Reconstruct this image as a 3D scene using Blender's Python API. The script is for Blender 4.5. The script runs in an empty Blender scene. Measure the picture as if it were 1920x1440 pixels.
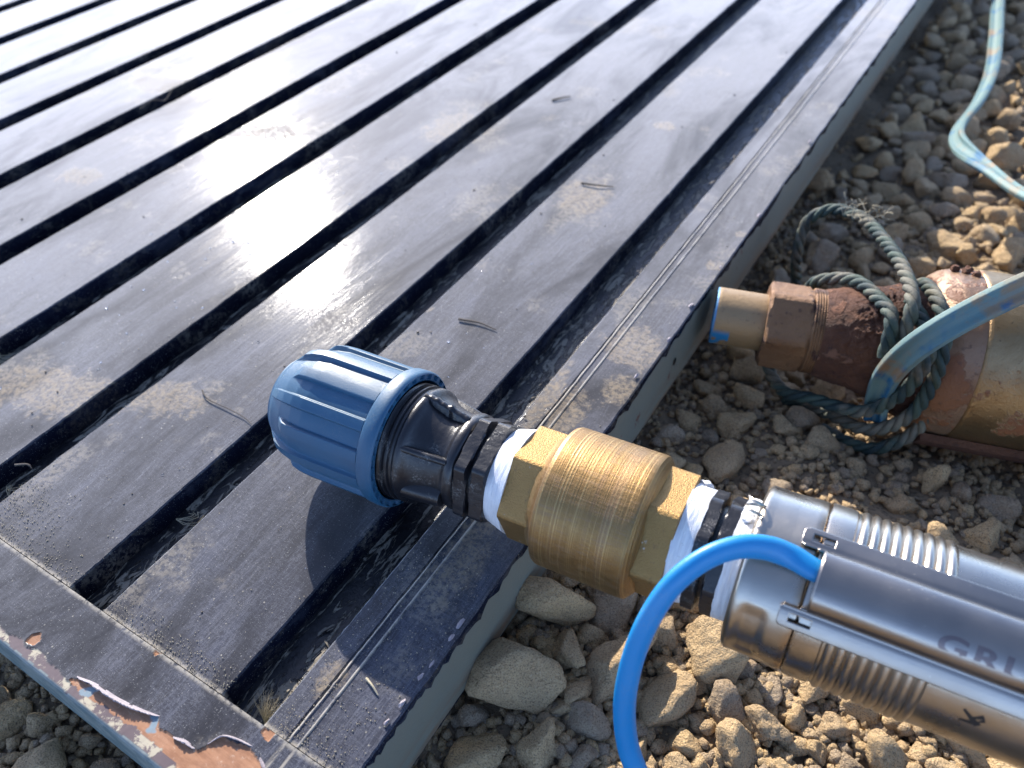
import bpy, bmesh, math, random
import numpy as np
from mathutils import Vector, Matrix, noise
R_ = math.radians
rng = np.random.default_rng(7)
random.seed(7)
sc = bpy.context.scene
col = sc.collection

# ------------------------------------------------------------------ camera
cam = bpy.data.cameras.new('camera')
cam.sensor_width = 36.0
cam.lens = 28.44
cam.clip_start = 0.01
cam.clip_end = 200
co = bpy.data.objects.new('camera', cam)
col.objects.link(co)
ROT = Matrix(((0.84634707, -0.33315177, 0.41557977),
              (0.52995199, 0.60488064, -0.59436546),
              (-0.05336225, 0.72327679, 0.6884934)))
co.matrix_world = Matrix.Translation((0, 0, 0.315)) @ ROT.to_4x4()
cam.dof.use_dof = True
cam.dof.focus_distance = 0.372
cam.dof.aperture_fstop = 9.5
sc.camera = co

# ------------------------------------------------------------------ sky, sun, exposure
SUN_AZ, SUN_EL = 142.0, 29.5
world = bpy.data.worlds.new('World')
sc.world = world
world.use_nodes = True
wn = world.node_tree.nodes
sky = wn.new('ShaderNodeTexSky')
sky.sky_type = 'NISHITA'
sky.sun_disc = False
sky.sun_elevation = R_(SUN_EL)
sky.sun_rotation = R_(90 - SUN_AZ)
sky.air_density = 0.32
sky.dust_density = 0.28
sky.ozone_density = 0.4
world.node_tree.links.new(sky.outputs[0], wn['Background'].inputs[0])
wn['Background'].inputs[1].default_value = 0.15
sun = bpy.data.lights.new('sun', 'SUN')
sun.energy = 2.05
sun.angle = R_(0.55)
sun.color = (1.0, 0.93, 0.83)
so = bpy.data.objects.new('sun', sun)
col.objects.link(so)
a, e = R_(SUN_AZ), R_(SUN_EL)
sd = Vector((math.cos(a) * math.cos(e), math.sin(a) * math.cos(e), math.sin(e)))
so.rotation_euler = sd.to_track_quat('Z', 'Y').to_euler()
so.location = sd * 3
sc.view_settings.view_transform = 'Standard'
sc.view_settings.look = 'None'
sc.view_settings.gamma = 1.0
sc.view_settings.exposure = 2.38

# ------------------------------------------------------------------ material helpers
class NT:
    def __init__(s, name):
        s.m = bpy.data.materials.new(name)
        s.m.use_nodes = True
        s.t = s.m.node_tree
        s.b = s.t.nodes['Principled BSDF']
        s.tc = s.t.nodes.new('ShaderNodeTexCoord')
    def n(s, ty, **k):
        x = s.t.nodes.new(ty)
        for a_, v in k.items():
            setattr(x, a_, v)
        return x
    def plug(s, sock, v):
        if v is None:
            return
        if isinstance(v, bpy.types.NodeSocket):
            s.t.links.new(v, sock)
        elif isinstance(v, (tuple, list)):
            sock.default_value = (*v, 1.0) if len(v) == 3 and sock.type == 'RGBA' else v
        else:
            sock.default_value = v
    def P(s, **k):
        nm = dict(col='Base Color', rough='Roughness', metal='Metallic', normal='Normal', coat='Coat Weight',
                  coatr='Coat Roughness', sheen='Sheen Weight', sheenr='Sheen Roughness', sheent='Sheen Tint', spec='Specular IOR Level', sss='Subsurface Weight', trans='Transmission Weight',
                  aniso='Anisotropic', ior='IOR', coatn='Coat Normal')
        for a_, v in k.items():
            s.plug(s.b.inputs[nm[a_]], v)
        return s.m
    def obj(s, scale=(1, 1, 1), rot=(0, 0, 0), loc=(0, 0, 0)):
        mp = s.n('ShaderNodeMapping')
        s.plug(mp.inputs[0], s.tc.outputs['Object'])
        mp.inputs['Location'].default_value = loc
        mp.inputs['Rotation'].default_value = rot
        mp.inputs['Scale'].default_value = scale
        return mp.outputs[0]
    def noise(s, scale, detail=4, rough=.55, vec=None, dist=0, out='Fac'):
        x = s.n('ShaderNodeTexNoise')
        s.plug(x.inputs['Vector'], vec if vec is not None else s.tc.outputs['Object'])
        x.inputs['Scale'].default_value = scale
        x.inputs['Detail'].default_value = detail
        x.inputs['Roughness'].default_value = rough
        x.inputs['Distortion'].default_value = dist
        return x.outputs[out]
    def vor(s, scale, vec=None, feature='F1', out='Distance', rand=1):
        x = s.n('ShaderNodeTexVoronoi', feature=feature)
        s.plug(x.inputs['Vector'], vec if vec is not None else s.tc.outputs['Object'])
        x.inputs['Scale'].default_value = scale
        x.inputs['Randomness'].default_value = rand
        return x.outputs[out]
    def ramp(s, v, lo, hi, a=0.0, b=1.0):
        x = s.n('ShaderNodeMapRange', interpolation_type='SMOOTHSTEP')
        s.plug(x.inputs[0], v)
        for i, q in zip((1, 2, 3, 4), (lo, hi, a, b)):
            s.plug(x.inputs[i], q)
        return x.outputs[0]
    def math(s, op, a, b=None, c=None, clamp=False):
        x = s.n('ShaderNodeMath', operation=op, use_clamp=clamp)
        s.plug(x.inputs[0], a); s.plug(x.inputs[1], b); s.plug(x.inputs[2], c)
        return x.outputs[0]
    def mix(s, f, a, b):
        x = s.n('ShaderNodeMix', data_type='RGBA')
        s.plug(x.inputs[0], f)
        s.plug(x.inputs[6], a)
        s.plug(x.inputs[7], b)
        return x.outputs[2]
    def bump(s, h, dist, strength=1.0, normal=None):
        x = s.n('ShaderNodeBump')
        x.inputs['Strength'].default_value = strength
        x.inputs['Distance'].default_value = dist
        s.plug(x.inputs['Height'], h)
        s.plug(x.inputs['Normal'], normal)
        return x.outputs[0]
    def sep(s, v=None):
        x = s.n('ShaderNodeSeparateXYZ')
        s.plug(x.inputs[0], v if v is not None else s.tc.outputs['Object'])
        return x.outputs
    def attr(s, name):
        x = s.n('ShaderNodeAttribute', attribute_name=name)
        return x.outputs['Fac']
    def mx(s, *v):
        o = v[0]
        for q in v[1:]:
            o = s.math('MAXIMUM', o, q)
        return o
    def blob(s, x, y, rx, ry, rot=0.0, nz=None, amp=.6):
        """soft ragged patch on the board at world x, y"""
        X, Y, _ = s.xyz
        dx = s.math('SUBTRACT', X, x); dy = s.math('SUBTRACT', Y, y)
        c_, s_ = math.cos(rot), math.sin(rot)
        u = s.math('ADD', s.math('MULTIPLY', dx, c_ / rx), s.math('MULTIPLY', dy, s_ / rx))
        v = s.math('ADD', s.math('MULTIPLY', dx, -s_ / ry), s.math('MULTIPLY', dy, c_ / ry))
        d = s.math('ADD', s.math('MULTIPLY', u, u), s.math('MULTIPLY', v, v))
        if nz is not None:
            d = s.math('ADD', d, s.math('MULTIPLY', s.math('SUBTRACT', nz, .5), amp * 9))
        return s.ramp(d, 1.3, .35)

def stone_mat(name, a, b, wet=0):
    m = NT(name)
    inf = m.n('ShaderNodeObjectInfo')
    geo = m.n('ShaderNodeNewGeometry'); W_ = geo.outputs['Position']
    rnd = m.math('FRACT', m.math('ADD', inf.outputs['Random'], m.attr('tone')))
    big = m.noise(55, 4, .6, vec=W_)
    fine = m.noise(420, 6, .7, vec=W_)
    gr = m.noise(1300, 3, .7, vec=W_)
    c = m.mix(rnd, a, b)
    c = m.mix(m.ramp(rnd, .72, .85, 0, .6), c, (.29, .245, .20))
    c = m.mix(m.ramp(big, .35, .7, 0, .55), c, (.43, .29, .16))
    c = m.mix(m.ramp(fine, .54, .74, 0, .6), c, (.20, .16, .115))
    c = m.mix(m.ramp(gr, .52, .70, 0, .45), c, (.62, .55, .41))
    c = m.mix(m.ramp(gr, .47, .37, 0, .7), c, (.15, .115, .075))
    c = m.mix(m.ramp(m.vor(120, vec=W_, out='Distance'), .10, .03, 0, .3), c, (.09, .075, .06))
    h = m.math('ADD', m.math('MULTIPLY', fine, 1.0), m.math('MULTIPLY', gr, .45))
    h = m.math('ADD', h, m.math('MULTIPLY', m.noise(150, 5, .65, vec=W_), 2.2))
    return m.P(col=c, rough=.93, spec=.25, normal=m.bump(h, .0030, 1.0))

M = {}
M['stone'] = stone_mat('limestone', (.66, .46, .235), (.55, .40, .24))
def ground_mat():
    m = NT('soil')
    n1 = m.noise(22, 6, .6); n2 = m.noise(260, 6, .7); n3 = m.noise(1100, 3, .7)
    c = m.mix(n1, (.17, .12, .075), (.33, .245, .155))
    c = m.mix(m.ramp(n2, .5, .7), c, (.07, .055, .042))
    c = m.mix(m.ramp(n3, .55, .75, 0, .5), c, (.36, .30, .21))
    h = m.math('ADD', m.math('MULTIPLY', n2, 1.5), m.math('MULTIPLY', n3, .6))
    return m.P(col=c, rough=.97, spec=.2, normal=m.bump(h, .002, .9))
M['soil'] = ground_mat()

def paint_mat(name, rail=False):
    """old glossy blue-black paint under dried mud film, scratches and grit"""
    m = NT(name)
    m.xyz = m.sep()
    X, Y, Z = m.xyz
    gn = m.n('ShaderNodeNewGeometry'); up = m.ramp(m.sep(gn.outputs['True Normal'])[2], .35, .8)   # dust only settles on upward faces
    film = m.noise(1, 6, .66, vec=m.obj((17, 5.5, 9), (0, 0, .12)), dist=.7)
    mid = m.noise(1, 8, .74, vec=m.obj((95, 34, 50), (0, 0, .2)), dist=.9)
    fine = m.noise(330, 6, .75)
    speck = m.noise(1500, 2, .6)
    brush = m.noise(1, 5, .6, vec=m.obj((900, 16, 60)))
    brush2 = m.noise(1, 3, .5, vec=m.obj((240, 7, 30)))
    c = m.mix(m.ramp(film, .35, .68), (.0042, .0056, .0115), (.0075, .0100, .021))
    # dried milky film
    filmy = m.math('MULTIPLY', m.ramp(film, .36, .66), m.ramp(mid, .34, .72))
    filmy = m.math('MULTIPLY', filmy, up)
    c = m.mix(m.math('MULTIPLY', filmy, .5), c, (.030, .038, .070))
    # curly scratches and wiped streaks
    sc1 = m.noise(1, 6, .75, vec=m.obj((190, 32, 60), (0, 0, .5)), dist=1.6)
    sc2 = m.noise(1, 6, .75, vec=m.obj((38, 230, 60), (0, 0, .9)), dist=2.2)
    hair = m.mx(m.ramp(m.math('ABSOLUTE', m.math('SUBTRACT', sc1, .5)), .020, .004), m.ramp(m.math('ABSOLUTE', m.math('SUBTRACT', sc2, .5)), .018, .004))
    patch = m.ramp(film, .34, .56)
    hair = m.math('MULTIPLY', m.math('MULTIPLY', hair, patch), up)
    c = m.mix(m.math('MULTIPLY', hair, .26), c, (.20, .21, .25))
    crust = m.math('MULTIPLY', m.ramp(m.noise(17, 5, .6, vec=m.obj(loc=(.7, .3, 0))), .55, .66), m.ramp(fine, .42, .56))
    # tan mud patches with their own places
    nz = m.noise(95, 6, .68, dist=.8)
    B = []
    if not rail:
        for q in [(-.1437, .3337, .020, .018, 0), (-.1350, .297, .010, .014, .3), (-.154, .268, .012, .022, .2), (-.168, .274, .006, .03, .05),
                  (-.4272, .1362, .050, .020, .2), (-.36, .165, .03, .014, .4), (-.5756, .4216, .024, .013, .4), (-.545, .44, .03, .015, .2),
                  (-.6333, .3102, .022, .013, .2), (-.2428, .5991, .011, .008, 0), (-.1336, .4316, .0055, .0065, 0),
                  (-.131, .4731, .0045, .005, 0), (-.275, .305, .005, .004, .5), (-.2809, .2592, .005, .003, .5), (-.72, .47, .04, .02, .1),
                  (-.40, .52, .03, .03, .6), (-.25, .47, .02, .03, .2), (-.1497, .2, .0075, .055, -.10), (-.1455, .155, .010, .022, -.1), (-.163, .085, .007, .008, 0), (-.1765, .072, .003, .004, 0)]:
            B.append(m.blob(*q[:4], rot=q[4], nz=nz, amp=.55))
    pt = B[0] if B else 0.0
    for q in B[1:]:
        pt = m.math('MAXIMUM', pt, q)
    pt = m.math('MULTIPLY', pt, m.ramp(up, 0, 1, .25, 1))
    gritty = m.ramp(fine, .40, .60, .15, 1)
    pt = m.math('MULTIPLY', pt, gritty)
    c = m.mix(m.math('MULTIPLY', pt, .72), c, (.215, .165, .105))
    c = m.mix(m.math('MULTIPLY', crust, .45), c, (.20, .175, .14))
    sy = m.math('MULTIPLY', m.ramp(m.math('ABSOLUTE', m.math('SUBTRACT', Y, .0570)), .0026, .0003), m.ramp(fine, .36, .54))
    sx = m.math('MULTIPLY', m.ramp(m.math('ABSOLUTE', m.math('SUBTRACT', X, -.1598)), .0013, .0003), m.ramp(mid, .36, .50))
    sx2 = m.math('MULTIPLY', m.ramp(m.math('ABSOLUTE', m.math('SUBTRACT', X, -.1545)), .0009, .0002), m.ramp(mid, .40, .55))
    seam = m.mx(sy, sx, sx2)
    c = m.mix(m.math('MULTIPLY', seam, .8), c, (.30, .27, .22))
    c = m.mix(m.math('MULTIPLY', m.math('MULTIPLY', m.ramp(brush, .52, .62), m.ramp(film, .44, .56)), .12), c, (.17, .18, .22))
    wd = m.math('MULTIPLY', m.math('SUBTRACT', 1.0, up), m.math('MULTIPLY', m.ramp(mid, .50, .60), m.ramp(fine, .40, .55)))
    c = m.mix(m.math('MULTIPLY', wd, .55), c, (.075, .066, .055))
    # white specks
    sp = m.ramp(speck, .655, .71)
    c = m.mix(m.math('MULTIPLY', sp, .5), c, (.32, .32, .31))
    vo = m.vor(240, out='Distance')
    dot = m.math('MULTIPLY', m.ramp(vo, .13, .06), m.ramp(m.noise(30, 2, vec=m.obj(loc=(2, 1, 0))), .5, .6))
    c = m.mix(m.math('MULTIPLY', dot, .6), c, (.28, .26, .21))
    # rub of dust on the vertical walls of the grooves stays dark and dirty
    dust = m.mx(pt, seam, m.math('MULTIPLY', filmy, .7), m.math('MULTIPLY', crust, .8), m.math('MULTIPLY', hair, .6))
    if rail:
        br = m.attr('brown'); cr = m.attr('cream'); tl = m.attr('teal')
        wood = m.noise(1, 6, .7, vec=m.obj((90, 420, 100), (0, 0, .1)))
        bc = m.mix(m.ramp(wood, .35, .65), (.21, .095, .048), (.30, .15, .08))
        bc = m.mix(m.ramp(m.noise(60, 3), .62, .66), bc, (.15, .20, .23))
        bc = m.mix(m.ramp(fine, .56, .7, 0, .5), bc, (.50, .40, .30))
        c = m.mix(br, c, bc)
        iso = m.noise(75, 6, .7, dist=.5)
        cc = m.mix(m.ramp(iso, .44, .50), (.34, .30, .22), (.09, .065, .07))
        c = m.mix(cr, c, cc)
        tc_ = m.mix(m.ramp(iso, .4, .62), (.11, .145, .145), (.18, .21, .20))
        c = m.mix(tl, c, tc_)
        dust = m.mx(dust, br, cr, tl)
    h = m.math('ADD', m.math('MULTIPLY', fine, .5), m.math('MULTIPLY', brush, m.math('MULTIPLY', m.ramp(film, .42, .60), 1.1)))
    h = m.math('ADD', h, m.math('MULTIPLY', brush2, .5))
    h = m.math('ADD', h, m.math('MULTIPLY', pt, 1.2))
    h = m.math('ADD', h, m.math('MULTIPLY', mid, 1.0))
    h = m.math('ADD', h, m.math('MULTIPLY', dot, 1.5))
    rg = m.ramp(mid, .3, .75, .08, .13)
    drough = m.mx(m.ramp(pt, .1, .3), seam, m.ramp(crust, .2, .5))
    if rail: drough = m.mx(drough, br, cr, tl)
    rough = m.math('ADD', m.math('ADD', rg, m.math('MULTIPLY', m.ramp(brush, .35, .65), .05)), m.math('MULTIPLY', drough, .6), clamp=True)
    nb = m.bump(h, .00008, .8)
    nc = m.bump(m.math('ADD', brush, m.math('MULTIPLY', mid, 1.5)), .00005, .8)
    return m.P(col=c, rough=rough, sheen=m.math('MULTIPLY', up, m.ramp(film, .25, .6, .44, .84)), sheenr=.5, sheent=(1.0, .955, .895), ior=1.13, spec=m.math('SUBTRACT', .50, m.math('MULTIPLY', dust, .40), clamp=True), normal=nb, coat=m.math('SUBTRACT', .03, m.math('MULTIPLY', dust, .03), clamp=True), coatr=.10, coatn=nc)
M['paint'] = paint_mat('old_black_paint')
M['railpaint'] = paint_mat('peeling_rail_paint', True)

def groove_mat():
    m = NT('groove_floor')
    n1 = m.noise(1, 6, .72, vec=m.obj((150, 34, 50), (0, 0, .25)), dist=1.6)
    n2 = m.noise(420, 5, .7)
    f = m.ramp(n1, .515, .55)
    c = m.mix(m.ramp(n2, .4, .65), (.004, .004, .006), (.016, .015, .018))
    c = m.mix(m.math('MULTIPLY', f, m.ramp(n2, .3, .5)), c, (.24, .21, .165))
    h = m.math('ADD', m.math('MULTIPLY', f, 2.0), n2)
    return m.P(col=c, rough=m.ramp(f, 0, 1, .3, .85), normal=m.bump(h, .0006, .9))
M['groove'] = groove_mat()

def edge_mat():
    m = NT('faded_green_edge_paint')
    X, Y, Z = m.sep()
    n1 = m.noise(28, 5, .6); n2 = m.noise(600, 4, .7)
    n3 = m.noise(1, 4, .6, vec=m.obj((60, 14, 120)))
    c = m.mix(n1, (.165, .160, .118), (.115, .132, .118))
    low = m.math('MULTIPLY', m.ramp(Z, -.022, -.040), m.ramp(n3, .38, .6))
    c = m.mix(m.math('MULTIPLY', low, .75), c, (.15, .085, .045))
    c = m.mix(m.ramp(n2, .6, .75, 0, .6), c, (.16, .13, .09))
    chip = m.math('MULTIPLY', m.ramp(m.noise(55, 5, .7), .64, .67), 1.0)
    c = m.mix(chip, c, (.10, .045, .03))
    top = m.math('MULTIPLY', m.ramp(Z, -.0034, -.0012), m.ramp(m.noise(1, 4, .7, vec=m.obj((200, 60, 300))), .44, .5))
    c = m.mix(top, c, (.34, .28, .19))
    h = m.math('ADD', n2, m.math('MULTIPLY', top, 1.5))
    return m.P(col=c, rough=.55, normal=m.bump(h, .0003, .7))
M['edge'] = edge_mat()

def plastic(name, c0, c1, rough, bumpd=.00012, scale=900, dirt=None, coat=0):
    m = NT(name)
    n1 = m.noise(60, 4); n2 = m.noise(scale, 4, .65)
    c = m.mix(n1, c0, c1)
    if dirt:
        f = m.math('MULTIPLY', m.ramp(m.noise(70, 5, .65), .52, .68), m.ramp(m.noise(1300, 3, .7), .48, .62))
        c = m.mix(m.math('MULTIPLY', f, dirt), c, (.32, .30, .27))
        r = m.math('ADD', m.ramp(n1, .3, .7, rough - .05, rough + .08), m.math('MULTIPLY', f, .25), clamp=True)
    else:
        r = m.ramp(n1, .3, .7, rough - .04, rough + .06)
    return m.P(col=c, rough=r, normal=m.bump(n2, bumpd, .8), coat=coat, coatr=.12)
M['blue'] = plastic('blue_plastic', (.010, .060, .118), (.013, .073, .140), .46, .00010, 1500, dirt=.12)
M['black'] = plastic('black_plastic', (.006, .006, .008), (.011, .011, .014), .32, .00016, 700, dirt=.5)
M['cable_blue'] = plastic('bright_blue_rubber', (.003, .170, .40), (.005, .20, .45), .42, .00008, 500, dirt=.18)

def tape_mat():
    m = NT('white_thread_tape')
    s1 = m.noise(1, 5, .65, vec=m.obj((900, 70, 70), (0, .12, 0)), dist=.8)
    c = m.mix(m.ramp(s1, .3, .7), (.52, .53, .56), (.68, .68, .67))
    c = m.mix(m.ramp(m.noise(500, 4, .7), .64, .72, 0, .5), c, (.25, .24, .22))
    return m.P(col=c, rough=.42, normal=m.bump(s1, .0006, .9), spec=.4)
M['tape'] = tape_mat()

def brass_mat(name, cast):
    m = NT(name)
    X, Y, Z = m.sep()
    if cast:
        g = m.noise(1500, 3, .6); n1 = m.noise(90, 4, .6)
        c = m.mix(n1, (.25, .15, .056), (.34, .215, .085))
        c = m.mix(m.ramp(m.noise(240, 5, .7), .58, .7, 0, .7), c, (.17, .11, .06))
        c = m.mix(m.ramp(m.noise(140, 5, .7, vec=m.obj(loc=(4, 2, 1))), .66, .70, 0, .8), c, (.62, .62, .60))
        return m.P(col=c, rough=.50, metal=.86, normal=m.bump(g, .00055, .9))
    ringy = m.noise(1, 3, .6, vec=m.obj((1150, 6, 6)))
    ring2 = m.noise(1, 2, .5, vec=m.obj((170, 4, 4)))
    n1 = m.noise(75, 6, .7)
    st = m.noise(1, 5, .75, vec=m.obj((80, 900, 900)))
    c = m.mix(n1, (.19, .112, .044), (.31, .19, .075))
    c = m.mix(m.ramp(ring2, .5, .62, 0, .45), c, (.24, .15, .085))
    c = m.mix(m.math('MULTIPLY', m.ramp(st, .5, .62), .5), c, (.26, .175, .11))
    c = m.mix(m.ramp(ringy, .5, .68, 0, .4), c, (.62, .44, .2))
    h = m.math('ADD', ringy, m.math('MULTIPLY', m.noise(1300, 3, .6), .5))
    return m.P(col=c, rough=m.ramp(st, .35, .65, .38, .60), metal=.88, normal=m.bump(h, .00030, .8))
M['brass_cast'] = brass_mat('sand_cast_brass', True)
M['brass'] = brass_mat('turned_brass', False)

def steel_mat(name, c0, c1, r0, r1, streak=True, specks=True, tint=False):
    m = NT(name)
    n1 = m.noise(40, 5, .6)
    br = m.noise(1, 4, .7, vec=m.obj((30, 900, 900)) if streak else m.obj((500, 500, 500)))
    c = m.mix(n1, c0, c1)
    if tint:
        X, Y, Z = m.sep()
        hb = m.math('MULTIPLY', m.ramp(X, .1795, .1835), m.ramp(m.noise(60, 3), .35, .6))
        c = m.mix(m.math('MULTIPLY', hb, .7), c, (.34, .21, .10))
    if specks:
        f = m.math('MULTIPLY', m.ramp(m.noise(900, 3, .7), .66, .72), m.ramp(m.noise(30, 3), .45, .62))
        c = m.mix(f, c, (.6, .56, .48))
        r = m.math('ADD', m.ramp(n1, .3, .7, r0, r1), m.math('MULTIPLY', f, .4), clamp=True)
    else:
        r = m.ramp(n1, .3, .7, r0, r1)
    return m.P(col=c, rough=r, metal=1.0, normal=m.bump(m.math('ADD', br, m.math('MULTIPLY', n1, 3)), .00006, .7))
M['steel'] = steel_mat('brushed_stainless_steel', (.35, .31, .26), (.45, .405, .345), .25, .34)
M['steel_head'] = steel_mat('pressed_stainless_steel', (.34, .305, .26), (.43, .39, .335), .25, .35, False, True, True)
M['steel_cover'] = steel_mat('satin_stainless_cover', (.275, .245, .22), (.335, .30, .265), .27, .36, True, True)
M['steel_letter'] = steel_mat('embossed_steel_letters', (.15, .125, .125), (.19, .155, .15), .40, .5, False, False)
m = NT('dark_laser_mark'); M['mark'] = m.P(col=(.02, .018, .016), rough=.5, metal=.3)

def rust_mat(name, c0, c1, c2, metal, bumpd, rough=.75, rustamt=.5):
    m = NT(name)
    n1 = m.noise(28, 6, .65, dist=.5); n2 = m.noise(210, 6, .7); n3 = m.noise(900, 3, .7)
    c = m.mix(m.ramp(n1, .3, .7), c0, c1)
    f = m.ramp(m.noise(33, 7, .68, vec=m.obj(loc=(3, 1, 2))), rustamt, rustamt + .05)
    c = m.mix(f, c, c2)
    c = m.mix(m.ramp(n2, .56, .7, 0, .6), c, (.05, .025, .018))
    h = m.math('ADD', m.math('MULTIPLY', n2, 1.6), m.math('ADD', n3, m.math('MULTIPLY', f, 1.2)))
    rr = m.math('ADD', rough, m.math('MULTIPLY', f, .2), clamp=True)
    mt = m.math('MULTIPLY', metal, m.math('SUBTRACT', 1.0, f, clamp=True))
    return m.P(col=c, rough=rr, metal=mt, normal=m.bump(h, bumpd, .9))
M['rust_heavy'] = rust_mat('flaking_rust', (.055, .018, .010), (.17, .065, .026), (.27, .13, .075), 0.0, .004, .8, .56)
M['rust_nut'] = rust_mat('rusty_brown_bronze', (.145, .072, .034), (.22, .12, .055), (.07, .03, .02), .35, .0008, .55, .55)
M['rust_body'] = rust_mat('rust_stained_steel', (.27, .17, .08), (.36, .25, .13), (.20, .075, .028), .9, .0003, .34, .58)
M['rust_head'] = rust_mat('brown_stained_head', (.19, .10, .05), (.26, .165, .10), (.17, .065, .022), .45, .0004, .36, .52)
def pipe_mat():
    m = NT('bronze_pipe_with_blue_paint')
    n1 = m.noise(45, 5, .6); n2 = m.noise(400, 5, .7)
    X, Y, Z = m.sep()
    c = m.mix(n1, (.235, .15, .07), (.32, .22, .115))
    c = m.mix(m.ramp(n2, .56, .7, 0, .7), c, (.16, .095, .05))
    f = m.math('MULTIPLY', m.ramp(m.noise(60, 4, .6), .40, .46), m.math('MULTIPLY', m.ramp(X, .0115, .0105), m.ramp(Z, .004, -.001)))
    f2 = m.ramp(X, .0012, .0008)
    c = m.mix(m.mx(f, m.math('MULTIPLY', f2, .8)), c, (.02, .20, .42))
    return m.P(col=c, rough=.5, metal=.35, normal=m.bump(n2, .0004, .7))
M['pipe'] = pipe_mat()

def rope_mat():
    m = NT('weathered_green_rope')
    X, Y, Z = m.sep()
    n1 = m.noise(40, 4, .6); n2 = m.noise(900, 3, .7)
    st = m.attr('strand')
    c = m.mix(st, (.012, .028, .028), (.036, .060, .046))
    c = m.mix(m.ramp(n1, .44, .62, 0, .75), c, (.16, .14, .10))
    c = m.mix(m.ramp(n2, .55, .7, 0, .6), c, (.05, .06, .055))
    return m.P(col=c, rough=.72, spec=.4, normal=m.bump(n2, .0006, .8))
M['rope'] = rope_mat()
def flat_mat():
    m = NT('dirty_pale_blue_cable')
    n1 = m.noise(30, 5, .6, dist=1.2); n2 = m.noise(500, 5, .7)
    st = m.attr('ridge')
    c = m.mix(n1, (.07, .15, .165), (.13, .20, .18))
    c = m.mix(m.math('MULTIPLY', m.ramp(m.noise(24, 4, .6), .53, .62), 1.0), c, (.015, .10, .19))
    c = m.mix(m.math('MULTIPLY', m.ramp(m.noise(26, 5, .65, vec=m.obj(loc=(5, 5, 5))), .50, .62), .9), c, (.22, .15, .085))
    c = m.mix(m.math('MULTIPLY', st, .45), c, (.15, .21, .185))
    c = m.mix(m.ramp(n2, .58, .7, 0, .5), c, (.16, .14, .11))
    return m.P(col=c, rough=.66, spec=.3, normal=m.bump(n2, .0004, .7))
M['flat'] = flat_mat()
M['twig'] = NT('dry_twig').P(col=(.045, .035, .028), rough=.8)
M['straw'] = NT('dry_straw').P(col=(.34, .29, .19), rough=.7, sss=.0)
M['grit'] = NT('sand_grit').P(col=(.26, .22, .155), rough=.85)
M['drop'] = NT('water_drop').P(col=(1, 1, 1), rough=.02, trans=1.0, ior=1.33)
m = NT('paint_flake'); nn = m.noise(150, 5, .7)
M['flake'] = m.P(col=m.mix(nn, (.13, .10, .12), (.34, .31, .32)), rough=.7, normal=m.bump(nn, .0008, .8))
m = NT('weathered_timber'); nn = m.noise(1, 5, .7, vec=m.obj((20, 300, 300)))
M['timber'] = m.P(col=m.mix(nn, (.20, .14, .08), (.34, .25, .16)), rough=.85, normal=m.bump(nn, .0015, .7))

# ------------------------------------------------------------------ object helpers
def link(o, parent=None):
    col.objects.link(o)
    if parent is not None:
        o.parent = parent
    return o
def tag(o, label=None, cat=None, group=None, kind=None):
    if label: o['label'] = label
    if cat: o['category'] = cat
    if group: o['group'] = group
    if kind: o['kind'] = kind
    return o
def mesh(name, V, F, mat, parent=None, smooth=True, angle=35, attrs=None):
    me = bpy.data.meshes.new(name)
    me.from_pydata([tuple(v) for v in V], [], [tuple(f) for f in F])
    if mat is not None:
        me.materials.append(mat)
    if attrs:
        for k, arr in attrs.items():
            at = me.attributes.new(k, 'FLOAT', 'POINT')
            at.data.foreach_set('value', np.asarray(arr, dtype=np.float32))
    me.validate()
    if smooth:
        me.polygons.foreach_set('use_smooth', [True] * len(me.polygons))
        me.set_sharp_from_angle(angle=R_(angle))
    me.update()
    return link(bpy.data.objects.new(name, me), parent)
def empty(name, mat4=None):
    o = bpy.data.objects.new(name, None)
    o.empty_display_size = .02
    if mat4 is not None:
        o.matrix_world = mat4
    return link(o)
def grid_faces(nu, nv, wrap_v=False, wrap_u=False, mask=None):
    F = []
    for i in range(nu if wrap_u else nu - 1):
        for j in range(nv if wrap_v else nv - 1):
            if mask is not None and not mask(i, j):
                continue
            i2, j2 = (i + 1) % nu, (j + 1) % nv
            F.append((i * nv + j, i * nv + j2, i2 * nv + j2, i2 * nv + j))
    return F
def cylpt(s, r, th):
    t = R_(th)
    return (s, -r * math.sin(t), r * math.cos(t))
def rev(name, prof, mat, parent, n=96, mod=None, angle=35, mm=.001, cap=(False, False), attrs=None):
    """surface of revolution about the local x axis; prof is (s, r) in mm; mod may bend s and r by angle"""
    V = []
    for s, r in prof:
        for k in range(n):
            th = 360.0 * k / n
            s2, r2 = (s, r) if mod is None else mod(s, r, th)
            V.append(cylpt(s2 * mm, r2 * mm, th))
    F = grid_faces(len(prof), n, wrap_v=True)
    F = [f[::-1] for f in F]
    if cap[0]: F.append(tuple(range(n)))
    if cap[1]: F.append(tuple(range((len(prof) - 1) * n, len(prof) * n))[::-1])
    return mesh(name, V, F, mat, parent, angle=angle)
def lin(prof, s):
    for (a, ra), (b, rb) in zip(prof, prof[1:]):
        if s <= b:
            return ra + (rb - ra) * max(0, (s - a)) / (b - a + 1e-9)
    return prof[-1][1]
def dens(prof, step):
    out = []
    for (a, ra), (b, rb) in zip(prof, prof[1:]):
        k = max(1, int(math.hypot(b - a, rb - ra) / step))
        for i in range(k):
            out.append((a + (b - a) * i / k, ra + (rb - ra) * i / k))
    out.append(prof[-1])
    return out
def hexr(r, th, corner, rc, n=6):
    p = 360.0 / n
    d = ((th - corner) % p) - p / 2
    ap = rc * math.cos(math.pi / n)
    return min(r, ap / math.cos(R_(d)))
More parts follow.
